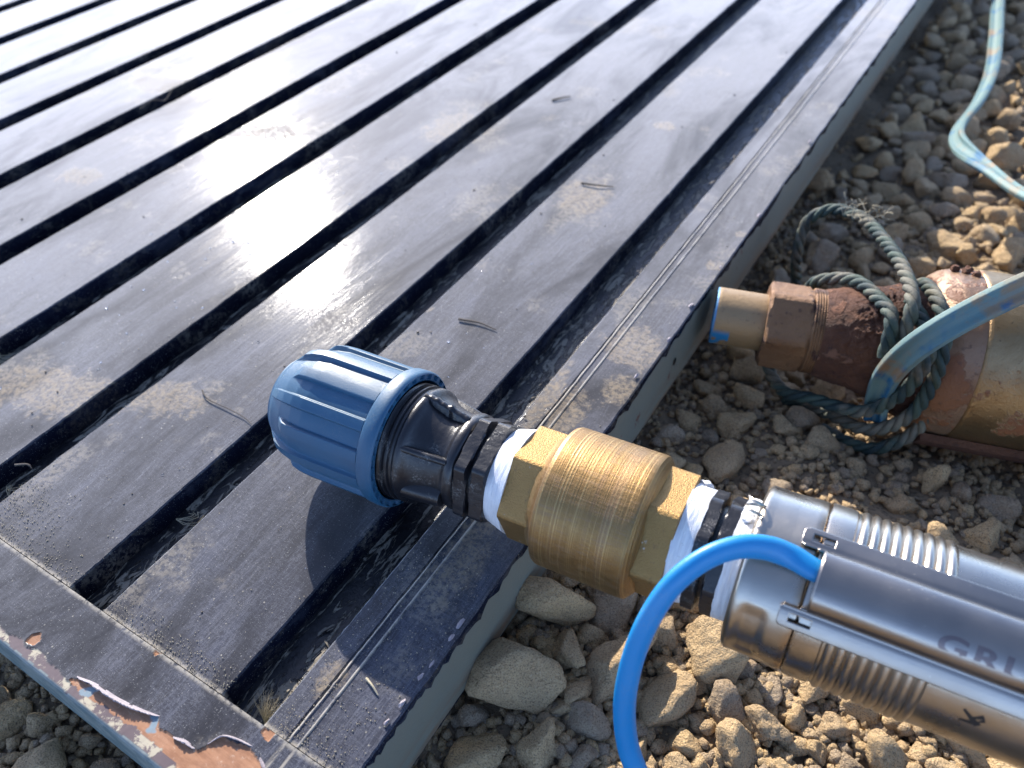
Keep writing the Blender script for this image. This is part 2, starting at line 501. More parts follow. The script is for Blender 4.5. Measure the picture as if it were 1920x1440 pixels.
def catmull(P, n):
    P = [Vector(p) for p in P]
    P = [P[0] * 2 - P[1]] + P + [P[-1] * 2 - P[-2]]
    out = []
    for i in range(1, len(P) - 2):
        for k in range(n):
            t = k / n
            a, b, c, d = P[i - 1], P[i], P[i + 1], P[i + 2]
            out.append(.5 * ((2 * b) + (-a + c) * t + (2 * a - 5 * b + 4 * c - d) * t * t + (-a + 3 * b - 3 * c + d) * t ** 3))
    out.append(P[-2])
    return out
def frames(C, up=Vector((0, 0, 1))):
    T = [(C[min(i + 1, len(C) - 1)] - C[max(i - 1, 0)]).normalized() for i in range(len(C))]
    N = []
    n = (up - T[0] * up.dot(T[0])).normalized()
    for t in T:
        n = (n - t * n.dot(t)).normalized()
        N.append(n.copy())
    return T, N
def tube(C, section, name=None, mat=None, parent=None, twist=None, scale=None, cap=True, attr=None, up=Vector((0, 0, 1))):
    T, N = frames(C, up)
    V, A = [], []
    k = len(section)
    for i, c in enumerate(C):
        b = T[i].cross(N[i])
        tw = twist(i / (len(C) - 1)) if twist else 0
        ca, sa = math.cos(tw), math.sin(tw)
        s_ = scale(i / (len(C) - 1)) if scale else 1
        for q, (x, y) in enumerate(section):
            x2, y2 = x * ca - y * sa, x * sa + y * ca
            V.append(c + (b * x2 + N[i] * y2) * s_)
            if attr: A.append(attr[q])
    F = grid_faces(len(C), k, wrap_v=True)
    if cap:
        F.append(tuple(range(k))[::-1]); F.append(tuple(range((len(C) - 1) * k, len(C) * k)))
    return V, F, A
def circ(r, k=12, ry=None):
    ry = ry or r
    return [(r * math.cos(2 * math.pi * i / k), ry * math.sin(2 * math.pi * i / k)) for i in range(k)]
def nz(x, y=0.0, z=0.0):
    return noise.noise(Vector((x, y, z)))

# ------------------------------------------------------------------ GROUND
def gz(x, y):
    t = np.clip((y - .26) / .28, 0, 1)
    base = -.058 - .034 * (t * t * (3 - 2 * t))
    return base + .004 * np.sin(x * 23 + 1.3) * np.cos(y * 19) + .003 * np.sin(x * 61 + y * 47)
def build_ground():
    xs = np.concatenate([[-60, -20, -6, -2.5], np.arange(-1.4, 1.6, .012), [2.5, 6, 20, 60]])
    ys = np.concatenate([[-60, -20, -6, -1.5], np.arange(-.6, 2.0, .012), [3, 6, 20, 60]])
    XX, YY = np.meshgrid(xs, ys, indexing='ij')
    Z = gz(XX, YY)
    far = np.maximum(np.abs(XX) - 1.7, np.abs(YY - .7) - 1.5) > 0
    Z = np.where(far, -.085, Z) + np.where(far, 0, rng.normal(0, .0011, XX.shape))
    V = np.stack([XX.ravel(), YY.ravel(), Z.ravel()], 1)
    nx, ny = len(xs), len(ys)
    i, j = np.meshgrid(np.arange(nx - 1), np.arange(ny - 1), indexing='ij')
    a = (i * ny + j).ravel()
    F = np.stack([a, a + ny, a + ny + 1, a + 1], 1)
    return mesh('ground', V.tolist(), F.tolist(), M['soil'])
ground = tag(build_ground(), 'brown stony soil under the gravel', kind='structure')

def ico(sub):
    bm = bmesh.new()
    bmesh.ops.create_icosphere(bm, subdivisions=sub, radius=1)
    V = np.array([v.co[:] for v in bm.verts]); F = np.array([[v.index for v in f.verts] for f in bm.faces])
    bm.free()
    return V, F
ICO = {k: ico(k) for k in (1, 2, 3, 4, 5)}
def stone_shape(seed, sub, rough=1.0):
    r = np.random.default_rng(seed)
    V, F = ICO[sub]
    npl = r.integers(7, 12)
    N = r.normal(size=(npl, 3)); N /= np.linalg.norm(N, axis=1)[:, None]
    D = r.uniform(.55, .95, npl)
    dots = np.maximum(V @ N.T, 1e-3) / D
    p = r.uniform(16, 40)
    rad = (dots ** p).sum(1) ** (-1 / p)
    rad = np.minimum(rad, 1.25)
    for fq, am in ((2.2, .035), (5, .022), (11, .016), (23, .009), (41, .005)):
        for _ in range(3):
            k = r.normal(size=3); k *= fq / np.linalg.norm(k)
            rad += am * rough * np.sin(V @ k + r.uniform(0, 6.3)) * np.sin(V @ np.roll(k, 1) * 1.3 + r.uniform(0, 6.3))
    P = V * rad[:, None]
    ax = np.array([1, r.uniform(.72, .95), r.uniform(.55, .8)])
    P *= ax
    P /= np.abs(P[:, :2]).max()
    return P, F
def rotz(P, a, tx=0, ty=0):
    cx, sx, cy, sy, c, s = math.cos(tx), math.sin(tx), math.cos(ty), math.sin(ty), math.cos(a), math.sin(a)
    Rx = np.array([[1, 0, 0], [0, cx, -sx], [0, sx, cx]]); Ry = np.array([[cy, 0, sy], [0, 1, 0], [-sy, 0, cy]]); Rz = np.array([[c, -s, 0], [s, c, 0], [0, 0, 1]])
    return P @ (Rz @ Ry @ Rx).T

BIG = [(-0.1129, 0.1842, 0.023, 0.0184), (-0.1102, 0.1434, 0.0257, 0.0274), (-0.0725, 0.1734, 0.0138, 0.029), (-0.0913, 0.1832, 0.0068, 0.009), (-0.0826, 0.1552, 0.0074, 0.0107), (-0.0929, 0.2063, 0.0162, 0.0171), (-0.1071, 0.108, 0.0129, 0.0162), (-0.0848, 0.1212, 0.0111, 0.0148), (-0.0568, 0.1433, 0.0071, 0.0081), (-0.0666, 0.1294, 0.007, 0.0094), (-0.0624, 0.2034, 0.0104, 0.0165), (-0.0354, 0.2045, 0.0178, 0.0139), (-0.0453, 0.1757, 0.0135, 0.0183), (-0.0235, 0.1842, 0.0121, 0.0119), (-0.0111, 0.1679, 0.0128, 0.014), (-0.0034, 0.1834, 0.0118, 0.0082), (-0.0069, 0.2043, 0.0074, 0.0099), (-0.0317, 0.161, 0.0088, 0.0081), (-0.0292, 0.1465, 0.0086, 0.0079), (0.0063, 0.1976, 0.006, 0.0069), (0.0222, 0.2041, 0.0083, 0.0082), (0.02, 0.1877, 0.0058, 0.008), (0.0452, 0.1987, 0.0126, 0.0119), (0.0265, 0.1772, 0.0068, 0.0052), (0.0574, 0.2073, 0.0057, 0.0053), (0.07, 0.2032, 0.0101, 0.0077), (-0.079, 0.3331, 0.0144, 0.0211), (-0.1176, 0.2959, 0.0172, 0.0108), (-0.091, 0.3081, 0.0086, 0.0081), (-0.0597, 0.2972, 0.0104, 0.0094), (-0.0449, 0.3225, 0.0084, 0.0079), (-0.1045, 0.3826, 0.0139, 0.011), (-0.0842, 0.3663, 0.0126, 0.0135), (-0.1061, 0.3121, 0.0095, 0.01), (-0.1144, 0.3937, 0.0107, 0.0082), (-0.1151, 0.3586, 0.0102, 0.0098), (0.0617, 0.3437, 0.0114, 0.0115), (0.0662, 0.3753, 0.0119, 0.0103), (0.0411, 0.3301, 0.01, 0.0098), (0.0197, 0.3498, 0.0105, 0.0078), (0.0785, 0.3284, 0.0082, 0.0094), (-0.0964, 0.5947, 0.0154, 0.0189), (-0.0683, 0.618, 0.0132, 0.0127), (-0.0147, 0.6591, 0.0199, 0.014), (0.0113, 0.6859, 0.0134, 0.0115), (0.033, 0.6624, 0.0151, 0.0173), (0.0133, 0.7241, 0.0115, 0.0119), (0.005, 0.652, 0.0098, 0.015), (-0.1345, 0.7213, 0.015, 0.0172), (-0.1054, 0.7582, 0.0152, 0.0116), (-0.0435, 0.8795, 0.0241, 0.0139), (-0.0054, 0.9175, 0.0162, 0.0155), (0.0025, 0.8346, 0.0203, 0.0204), (-0.0691, 0.8111, 0.0155, 0.0134), (-0.0453, 0.7445, 0.0145, 0.0139), (-0.0695, 0.6915, 0.0141, 0.0122), (-0.076, 0.5407, 0.0103, 0.0095), (-0.3078, 0.0045, 0.0114, 0.0161), (-0.2698, 0.0, 0.0169, 0.0153), (-0.3248, 0.010, 0.0078, 0.006), (-0.2919, 0.012, 0.0075, 0.0072), (-0.0284, 0.3079, 0.0132, 0.0101), (-0.0033, 0.3055, 0.0086, 0.0066), (-0.0551, 0.167, 0.0067, 0.007), (-0.0478, 0.146, 0.0059, 0.0081), (0.0105, 0.1702, 0.0068, 0.0065), (0.0342, 0.1896, 0.0069, 0.0066), (-0.0026, 0.1611, 0.0057, 0.0052)]

RT = np.array(ROT).T
def project(x, y, z):
    q = RT @ np.array([x, y, z - .315])
    if q[2] > -.02: return None
    f = 1517.0
    return 960 + f * q[0] / -q[2], 720 - f * q[1] / -q[2], -q[2]
class Pack:
    def __init__(s, cell): s.c = cell; s.g = {}
    def ok(s, x, y, r, k):
        ci, cj = int(x // s.c), int(y // s.c)
        for i in (-1, 0, 1):
            for j in (-1, 0, 1):
                for (a, b, q) in s.g.get((ci + i, cj + j), ()):
                    if (a - x) ** 2 + (b - y) ** 2 < (k * (q + r)) ** 2: return False
        return True
    def add(s, x, y, r): s.g.setdefault((int(x // s.c), int(y // s.c)), []).append((x, y, r))
OP_A = np.array([-.1192, .3978]); OP_U = np.array([.9579, .2870])
def old_pump_gap(x, y):
    d = np.array([x, y]) - OP_A; s = d @ OP_U; return s, abs(d[0] * OP_U[1] - d[1] * OP_U[0])
def in_door(x, y, r):
    return x < -.127 + .75 * r and y > .0229 - .75 * r
stones = []                                             # x, y, rx, ry
pk = Pack(.06)
for b in BIG:
    stones.append(b + (0,)); pk.add(b[0], b[1], (b[2] + b[3]) * .5)
def fine_zone(x, y):
    return math.exp(-(((x + .01) / .10) ** 2 + ((y - .345) / .045) ** 2)) + .9 * math.exp(-(((x - .02) / .03) ** 2 + ((y - .205) / .02) ** 2))
def try_place(x, y, r, k):
    if in_door(x, y, r): return False
    s, d = old_pump_gap(x, y)
    if s > .085 and d < .030 + r: return False
    if not pk.ok(x, y, r, k): return False
    pk.add(x, y, r); return True
for rlo, rhi, tries in ((.013, .018, 1300), (.010, .015, 5200), (.0065, .010, 15000), (.0042, .0065, 24000)):
    for it_ in range(tries):
        x, y = rng.uniform(-.42, .62), rng.uniform(-.22, 1.75)
        if it_ > tries * .7: x, y = rng.uniform(-.13, .06), rng.uniform(.42, 1.3)
        if tries * .60 < it_ < tries * .7: x, y = rng.uniform(-.9, -.2), rng.uniform(-.35, .02)
        near = it_ < tries * .3 and rhi < .016
        if near: x, y = rng.uniform(-.14, .14), rng.uniform(.04, .22)
        if x < -.12 and y > .03: continue
        r = rng.uniform(rlo, rhi)
        if fine_zone(x, y) > rng.uniform(.25, 1) and r > .006: continue
        if try_place(x, y, r, .70 if near else (.80 if r > .0065 else .86)):
            stones.append((x, y, r * rng.uniform(.85, 1.15), r * rng.uniform(.8, 1.0), 1))
vis = []
for i, (x, y, rx, ry, k) in enumerate(stones):
    p = project(x, y, float(gz(x, y)) + rx * .5)
    sc_ = 0
    if p and -60 < p[0] < 1980 and -60 < p[1] < 1500:
        sc_ = max(rx, ry) / p[2]
    vis.append(sc_)
order = np.argsort(-np.array(vis))
hero = set(int(i) for i in order[:298])
protos = []
for k in range(22):
    P, F = stone_shape(100 + k, 4 if k < 12 else 3)
    me = bpy.data.meshes.new('stone')
    me.from_pydata(P.tolist(), [], F.tolist()); me.materials.append(M['stone'])
    me.polygons.foreach_set('use_smooth', [True] * len(me.polygons)); me.update()
    protos.append(me)
lows = [stone_shape(400 + k, 3, 1.0) for k in range(14)]
tiny = [stone_shape(600 + k, 2, 1.3) for k in range(12)]
accV, accF, accT, off = [], [], [], 0
for i, (x, y, rx, ry, kk) in enumerate(stones):
    r = (rx + ry) / 2
    z = float(gz(x, y)) + r * rng.uniform(.22, .55)
    if i in hero:
        big = vis[i] > .022
        me = protos[int(rng.integers(0, 12))] if big else protos[int(rng.integers(12, 22))]
        o = bpy.data.objects.new('stone', me)
        o.location = (x, y, z)
        al = 0.9 if kk == 0 else rng.uniform(0, 6.28)
        o.rotation_euler = (rng.uniform(-.3, .3), rng.uniform(-.3, .3), al if kk else rng.uniform(-.5, .5))
        o.scale = (rx, ry / .86, r * rng.uniform(.95, 1.25)) if kk else (rx, ry / .84, r * 1.15)
        link(o, ground)
    else:
        P, F = lows[int(rng.integers(0, 14))] if vis[i] > .008 else tiny[int(rng.integers(0, 12))]
        Q = rotz(P * [rx, ry / .86, r], rng.uniform(0, 6.28), rng.uniform(-.4, .4), rng.uniform(-.4, .4)) + [x, y, z]
        accV.append(Q); accF.append(F + off); accT.append(np.full(len(Q), rng.uniform(0, 1))); off += len(Q)
def stuff(name, accV, accF, accT, mat, label, cat, parent=None):
    me = bpy.data.meshes.new(name)
    V = np.concatenate(accV); F = np.concatenate(accF)
    me.vertices.add(len(V)); me.vertices.foreach_set('co', V.astype(np.float32).ravel())
    me.loops.add(F.size); me.loops.foreach_set('vertex_index', F.astype(np.int32).ravel())
    me.polygons.add(len(F)); me.polygons.foreach_set('loop_start', np.arange(0, F.size, 3, dtype=np.int32))
    me.polygons.foreach_set('use_smooth', [True] * len(F))
    at = me.attributes.new('tone', 'FLOAT', 'POINT'); at.data.foreach_set('value', np.concatenate(accT).astype(np.float32))
    me.materials.append(mat); me.update(calc_edges=True)
    o = link(bpy.data.objects.new(name, me), parent)
    return tag(o, label, cat, kind='stuff')
stuff('gravel', accV, accF, accT, M['stone'], 'smaller tan limestone gravel filling the ground beyond and between the larger stones', 'gravel')
accV, accF, accT, off = [], [], [], 0
pb = [stone_shape(800 + k, 1, 1.5) for k in range(10)]
npb = 0
while npb < 23000:
    q_ = rng.uniform()
    if q_ < .30: x, y = rng.uniform(-.14, .10), rng.uniform(.04, .26)
    elif q_ < .36: x, y = rng.uniform(-.40, -.22), rng.uniform(-.06, .03)
    elif q_ < .8: x, y = rng.uniform(-.15, .25), rng.uniform(.2, .75)
    else: x, y = rng.uniform(-.40, .4), rng.uniform(-.15, 1.4)
    if x < -.16 and y > .06: continue
    r = rng.uniform(.0009, .0034) if rng.uniform() < .8 else rng.uniform(.003, .005)
    P, F = pb[int(rng.integers(0, 10))]
    z = float(gz(x, y)) + r * .5
    Q = rotz(P * r, rng.uniform(0, 6.28), rng.uniform(-.8, .8), rng.uniform(-.8, .8)) + [x, y, z]
    accV.append(Q); accF.append(F + off); accT.append(np.full(len(Q), rng.uniform(0, 1))); off += len(Q); npb += 1
stuff('grit_and_pebbles', accV, accF, accT, M['stone'], 'fine crumbs and pebbles lying between the gravel stones', 'pebbles')

# ------------------------------------------------------------------ SLATTED DOOR PANEL
door = tag(empty('slatted_door'), 'old black painted slatted wooden door lying flat on the gravel with grooves between its slats', 'door')
XE, Y0, Y1, YT = -.127, .0229, .0568, 2.0
PITCH, GW = .10051, .0224
gapU = lambda k: -.29667 + (k - 9) * PITCH
def slat(name, xa, xb, ya, yb, zb=-.016, drop=(0, 0), beads=(), ny=260, seed=0, mat=None):
    """one slat: lofted along y, soft worn arrises, slight waviness"""
    r = .0011
    w = xb - xa
    prof = [(0, zb), (0, -r * 1.6), (.0003, -r * .6), (r, 0)]
    k = 12
    for i in range(1, k):
        prof.append((r + (w - 2 * r) * i / k, 0))
    prof += [(w - r, 0), (w - .0003, -r * .6), (w, -r * 1.6), (w, zb)]
    for bx in beads:
        b = bx - xa
        prof = [p for p in prof if not (abs(p[0] - b) < .0014 and p[1] > -.0005)]
        prof += [(b - .0009, 0), (b - .0005, .0004), (b, .0006), (b + .0005, .0004), (b + .0009, 0)]
        prof = [q for q in prof if q[1] < -.0005 and q[0] <= r] + sorted([q for q in prof if q[1] >= -.0005]) + [q for q in prof if q[1] < -.0005 and q[0] > r]
    ys = ya + (yb - ya) * (np.linspace(0, 1, ny) ** 1.6)
    V = []
    for y in ys:
        for (px, pz) in prof:
            t = px / w
            d = drop[0] * (1 - t) + drop[1] * t
            jx = 0.00035 * nz(y * 60, seed * 7.1 + (t > .5) * 3) + 0.00042 * nz(y * 400, seed * 3.1 + (t > .5) * 3)
            e_ = 1 if (t < .05 or t > .95) else 0
            jz = .00025 * nz(px * 30 + seed, y * 12, 4.2)
            V.append((xa + px + jx * e_, y, pz - d + (jz if pz > -.003 else 0)))
    n = len(prof)
    F = grid_faces(len(ys), n)
    F = [f[::-1] for f in F]
    F.append(tuple(range(n))[::-1]); F.append(tuple(range((len(ys) - 1) * n, len(ys) * n)))
    return mesh(name, V, F, mat or M['paint'], door, angle=30)
for k in range(-2, 10):
    slat('slat', gapU(k) + GW, gapU(k + 1), Y1 + .0004, YT, seed=k, drop=((k * 37 % 5) * .00012, (k * 53 % 4) * .00012))
tag(slat('slat', -.1736, -.1603, Y1 + .0004, YT, seed=31, drop=(.0016, .0004)), 'narrow slat beside the side rail')
tag(slat('side_rail', -.1597, XE, Y1 + .0004, YT, zb=-.044, seed=37, beads=(-.1590, -.1545)), 'long side rail with two fine raised beads')
# side rail outer face sheet in faded green paint, 0.6 mm proud
def face_sheet(name, pts_fn, nu, nv, mat, parent, label=None, mask=None):
    V = [pts_fn(i / (nu - 1), j / (nv - 1)) for i in range(nu) for j in range(nv)]
    return tag(mesh(name, V, grid_faces(nu, nv, mask=mask), mat, parent, angle=50), label)
def side_fn(u, v):
    y = Y0 + (YT - Y0) * u ** 1.7
    rag = .0005 * abs(nz(y * 120, 1.7)) + .0007 * max(0, nz(y * 45, 8.2))
    z = -.0006 - rag - (.0435 - rag) * v
    return (XE + .0006 + .00006 * nz(y * 30, z * 60) - (.0007 if v > .97 else 0) - .0012 * (1 - v) ** 8, y, z)
face_sheet('side_edge_facing', side_fn, 700, 14, M['edge'], door, 'faded grey green painted outer edge of the door')
# little hole in the edge
hv, hf = [], []
for i in range(16):
    t = 2 * math.pi * i / 16
    hv.append((XE + .0012, .355 + .0022 * math.cos(t), -.021 + .0028 * math.sin(t)))
mesh('nail_hole', hv, [tuple(range(16))[::-1]], M['groove'], door)
# backing board under the grooves
def backing():
    xs = np.linspace(-1.42, -.1605, 260); ys = Y1 + (YT - Y1) * np.linspace(0, 1, 220) ** 1.7
    V = [(x, y, -.0128 + .0005 * nz(x * 120, y * 40) + .0004 * nz(x * 400, y * 160)) for x in xs for y in ys]
    F = [f[::-1] for f in grid_faces(len(xs), len(ys))]
    return mesh('backing_board', V, F, M['groove'], door, angle=60)
backing()
# loose scraps of paint lying in the grooves
fv, ff, ft, fo = [], [], [], 0
for _ in range(1500):
    k = int(rng.integers(0, 11)); y = Y1 + .006 + 1.2 * rng.uniform() ** 2.2
    x = gapU(k) + rng.uniform(.009, .0215); w_, l_ = rng.uniform(.0002, .0008), rng.uniform(.0008, .0045)
    ang = rng.normal(0, .35); c_, s_ = math.cos(ang), math.sin(ang)
    loc = [(-w_, -l_ * .5), (w_ * .3, -l_), (w_, -l_ * .2), (w_ * .6, l_), (-w_ * .6, l_ * .7)]
    P = [(x + a * c_ - b * s_, y + a * s_ + b * c_, -.0118 + rng.uniform(0, .0009)) for a, b in loc]
    P = [(min(max(p[0], gapU(k) + .0015), gapU(k) + GW - .0008), max(p[1], Y1 + .001), p[2]) for p in P]
    fv += P; ff += [(fo, fo + 1, fo + 2), (fo, fo + 2, fo + 3), (fo, fo + 3, fo + 4)]; fo += 5
o = mesh('paint_scraps', fv, ff, M['flake'], door, smooth=False)
M['scrap'] = NT('mud_scrap').P(col=(.17, .15, .12), rough=.85)
o.data.materials[0] = M['scrap']
o['kind'] = 'stuff'

# bottom rail: fine relief grid, paint skin with real thickness where it has not peeled
BROWN = [(-0.258, 0.0290), (-0.2437, 0.0327), (-0.2346, 0.0328), (-0.2243, 0.0336), (-0.2168, 0.0356), (-0.2124, 0.0373), (-0.2076, 0.0343), (-0.1927, 0.0358), (-0.1872, 0.0355), (-0.1858, 0.0407), (-0.1834, 0.045), (-0.1725, 0.0479), (-0.1664, 0.0467), (-0.1606, 0.0448), (-0.1500, 0.0398), (-.14, .0229), (-0.2083, 0.0225), (-0.2234, 0.0241), (-0.2347, 0.0241), (-0.2496, 0.0257)]
CHIP = [(-0.2912, 0.0331), (-0.2881, 0.0349), (-0.285, 0.0328), (-0.2858, 0.0294), (-0.2902, 0.0297)]
CHIP2 = [(-.1720, .0568), (-.166, .0568), (-.1655, .0528), (-.171, .0540)]
CHIP3 = [(-.238, .0568), (-.233, .0568), (-.2345, .0545)]
def sdist(P, poly):
    n = len(poly); inside = np.zeros(len(P), bool); dm = np.full(len(P), 9.0)
    for i in range(n):
        a, b = np.array(poly[i]), np.array(poly[(i + 1) % n])
        ab = b - a; t = np.clip(((P - a) @ ab) / (ab @ ab), 0, 1)
        dm = np.minimum(dm, np.linalg.norm(P - a - t[:, None] * ab, axis=1))
        c = ((a[1] > P[:, 1]) != (b[1] > P[:, 1])) & (P[:, 0] < (b[0] - a[0]) * (P[:, 1] - a[1]) / (b[1] - a[1] + 1e-12) + a[0])
        inside ^= c
    return np.where(inside, dm, -dm)
def rail():
    xs = np.concatenate([np.linspace(-1.42, -.42, 120), np.arange(-.4195, XE, .0005), [XE]])
    yin = np.concatenate([np.arange(Y0 + .0018, Y1, .0005), [Y1]])
    V = []; rows = []
    # outer rounded arris then face down
    outer = [(Y0 + .0004, -.043), (Y0, -.030), (Y0, -.014), (Y0, -.006), (Y0 + .0001, -.003), (Y0 + .0005, -.0013), (Y0 + .0011, -.0004)]
    rows = [(y, z) for y, z in outer] + [(y, 0) for y in yin] + [(Y1, -.012)]
    XX = np.repeat(xs, len(rows)); YY = np.tile([r[0] for r in rows], len(xs)); ZZ = np.tile([r[1] for r in rows], len(xs)).astype(float)
    P = np.stack([XX, YY], 1)
    nn = np.array([nz(x * 160, y * 160, 1) * .0011 + nz(x * 520, y * 520, 2) * .0005 for x, y in P])
    n2 = np.array([nz(x * 45, 3.3) * .0012 + nz(x * 210, 7.7, y * 210) * .0009 for x, y in P])
    d = sdist(P, BROWN)
    for q in (CHIP, CHIP2, CHIP3): d = np.maximum(d, sdist(P, q))
    brown = (d + nn > 0)
    dy = YY - Y0
    cream = (dy < .0052 + n2 * 1.6 + nn) & (XX < -.10)
    teal = (dy < .0016 + n2 * .6) | (ZZ < -.0009)
    top = ZZ > -.001
    cream &= ~teal; brown &= ~teal & ~cream
    paint = ~(brown | cream | teal)
    lift = np.clip(1 - np.abs(d + nn) / .0025, 0, 1) * paint * .0003
    ZZ = np.where(top & (YY < Y1 + 1) & paint & (ZZ > -.0005), ZZ + .00035 + lift, ZZ)
    ZZ = np.where(top & (ZZ > -.002), ZZ + nn * .12, ZZ)
    ZZ[np.tile([r[1] == -.012 for r in rows], len(xs))] = -.012
    sag = .0
    V = np.stack([XX, YY, ZZ], 1)
    F = grid_faces(len(xs), len(rows))
    F = [f[::-1] for f in F]
    nr = len(rows)
    F.append(tuple(range((len(xs) - 1) * nr, len(xs) * nr)))
    o = mesh('bottom_rail', V.tolist(), [f[::-1] for f in F], M['railpaint'], door, angle=80,
             attrs=dict(brown=brown.astype(float), cream=cream.astype(float), teal=teal.astype(float)))
    return tag(o, 'bottom rail with peeling paint baring brown primer and a pale blue edge')
rail()
# curled flakes standing up from the rail
def curl(name, line, width, height, seed):
    C = catmull([(x, y, .0006) for x, y in line], 14)
    V = []; k = 9
    for i, c in enumerate(C):
        t = i / (len(C) - 1)
        d = (C[min(i + 1, len(C) - 1)] - C[max(0, i - 1)]).normalized()
        side = Vector((d.y, -d.x, 0))
        amp = math.sin(math.pi * min(1, t * 1.02)) ** .5 * (1 + .35 * nz(t * 9, seed))
        for j in range(k):
            a = j / (k - 1)
            ang = a * 2.0 * (.7 + .3 * amp)
            rag = 1 + (.35 * nz(t * 70, seed + 2) + .2 * nz(t * 190, seed)) * a
            V.append(c + side * (math.sin(ang) * width * amp * rag * .8) + Vector((0, 0, (1 - math.cos(ang)) * height * amp * rag * .6)))
    o = mesh(name, V, grid_faces(len(C), k), M['flake'], door, angle=80)
    md = o.modifiers.new('thick', 'SOLIDIFY'); md.thickness = .0003
    return o
curl('paint_curl', [(-.2560, .0312), (-.2480, .0330), (-.2417, .0336), (-.2339, .0340), (-.2259, .0350), (-.2186, .0363), (-.2108, .0380)], .0024, .0026, 1)
curl('paint_curl', [(-.2000, .0350), (-.1945, .0366), (-.1890, .0362)], .0016, .0014, 5)
curl('paint_curl', [(-.1862, .0400), (-.1835, .0455), (-.1770, .0478), (-.1700, .0486)], .0010, .0016, 9)
curl('paint_curl', [(-.1640, .0470), (-.1600, .0455), (-.1560, .0415)], .0012, .0012, 12)
# ragged chips standing on the outer arris of the side rail
def chip_mesh(x, y, s, seed):
    V = []; n = 7
    for i in range(n):
        t = 2 * math.pi * i / n; q = s * (.6 + .5 * abs(nz(i * 3.1, seed)))
        V.append((x + q * .5 * math.cos(t), y + q * 1.3 * math.sin(t), .0012 + .0012 * nz(i * 1.7, seed + 4)))
    V.append((x, y, .0017))
    o = mesh('paint_chip', V, [(i, (i + 1) % n, n) for i in range(n)], M['flake'], door, smooth=False)
    md = o.modifiers.new('thick', 'SOLIDIFY'); md.thickness = .0004
    return o
for i, (x, y, s) in enumerate([(-.1295, .1335, .0032), (-.1290, .1260, .0022), (-.1300, .1050, .002), (-.1292, .1120, .0018), (-.1285, .348, .0025), (-.130, .384, .003), (-.129, .43, .002), (-.1285, .50, .003), (-.1315, .31, .0024), (-.130, .62, .003), (-.1302, .083, .002), (-.1296, .092, .0024)]):
    chip_mesh(x, y, s, i * 2.3)

# ------------------------------------------------------------------ NEW PUMP ASSEMBLY
U = Vector((.99711, .07593, .00318)).normalized()
E1 = (Vector((0, 0, 1)) - U * U.z).normalized()
EY = E1.cross(U).normalized()
MA = Matrix(((U.x, EY.x, E1.x, -.19126), (U.y, EY.y, E1.y, .18541), (U.z, EY.z, E1.z, .03588), (0, 0, 0, 1)))
pump = tag(empty('submersible_pump', MA), 'new stainless steel pump with brass valve, black fitting and blue ribbed nut on the door', 'pump')
def grp(name, label=None):
    o = bpy.data.objects.new(name, None); link(o, pump)
    if label: o['label'] = label
    return o
# --- blue locking nut (ribbed)
NR = 14
between = [(-66.5, 21.6), (-63, 24.4), (-55, 28.2), (-47, 30.7), (-40, 31.7), (-6, 31.4)]
ribtop = [(-66.5, 21.8), (-63, 25.8), (-58, 29.2), (-52, 31.7), (-46, 33.0), (-40, 33.35), (-6, 32.8)]
def nut_mod(s, r, th):
    if s < -66.6 or s > -6.2: return s, r
    k = int(th // (360 / NR)); ph = (th % (360 / NR)) / (360 / NR)
    long_ = k % 2
    wid = .17
    d = abs(ph - .5)
    w = 1 - min(1, max(0, (d - wid) / .055))
    w = w * w * (3 - 2 * w)
    st = -62.0 if long_ else -54.5
    env = min(1, max(0, (s - st) / 5.0))
    b = lin(between, s); t = lin(ribtop, s)
    # a small second ridge in the middle of each panel
    d2 = abs(((ph + .5) % 1) - .5)
    w2 = max(0, 1 - d2 / .07) * .30 * min(1, max(0, (s + 50) / 6))
    return s, b - .5 + (t - b + .5) * w * env
prof = [(-58, 15), (-66, 15.5), (-67.4, 17), (-67.6, 19.4), (-67.3, 20.9)] + [(-66.5 + i * .75, 30) for i in range(0, 81)] + [(-6.0, 31.4)]
nut = rev('locking_nut', prof, M['blue'], pump, n=640, mod=nut_mod, angle=60)
tag(nut, 'ribbed blue plastic locking nut')
def rim_mod(s, r, th):
    if s > 1.4 and 30.2 < r < 32.4:
        ph = (th / 12.0) % 1
        if .22 < ph < .78: return s - 1.3, r
    return s, r
rp = [(-6.5, 31), (-6.2, 32.8), (-5.2, 33.4), (-1, 33.6), (.8, 33.5), (1.7, 33.0), (2.0, 32.5), (2.0, 32.3), (2.0, 31.5), (2.0, 30.4), (2.0, 30.1), (1.8, 29.5), (1, 29.2), (-6, 29.0)]
rev('nut_rim', rp, M['blue'], nut, n=480, mod=rim_mod, angle=40)
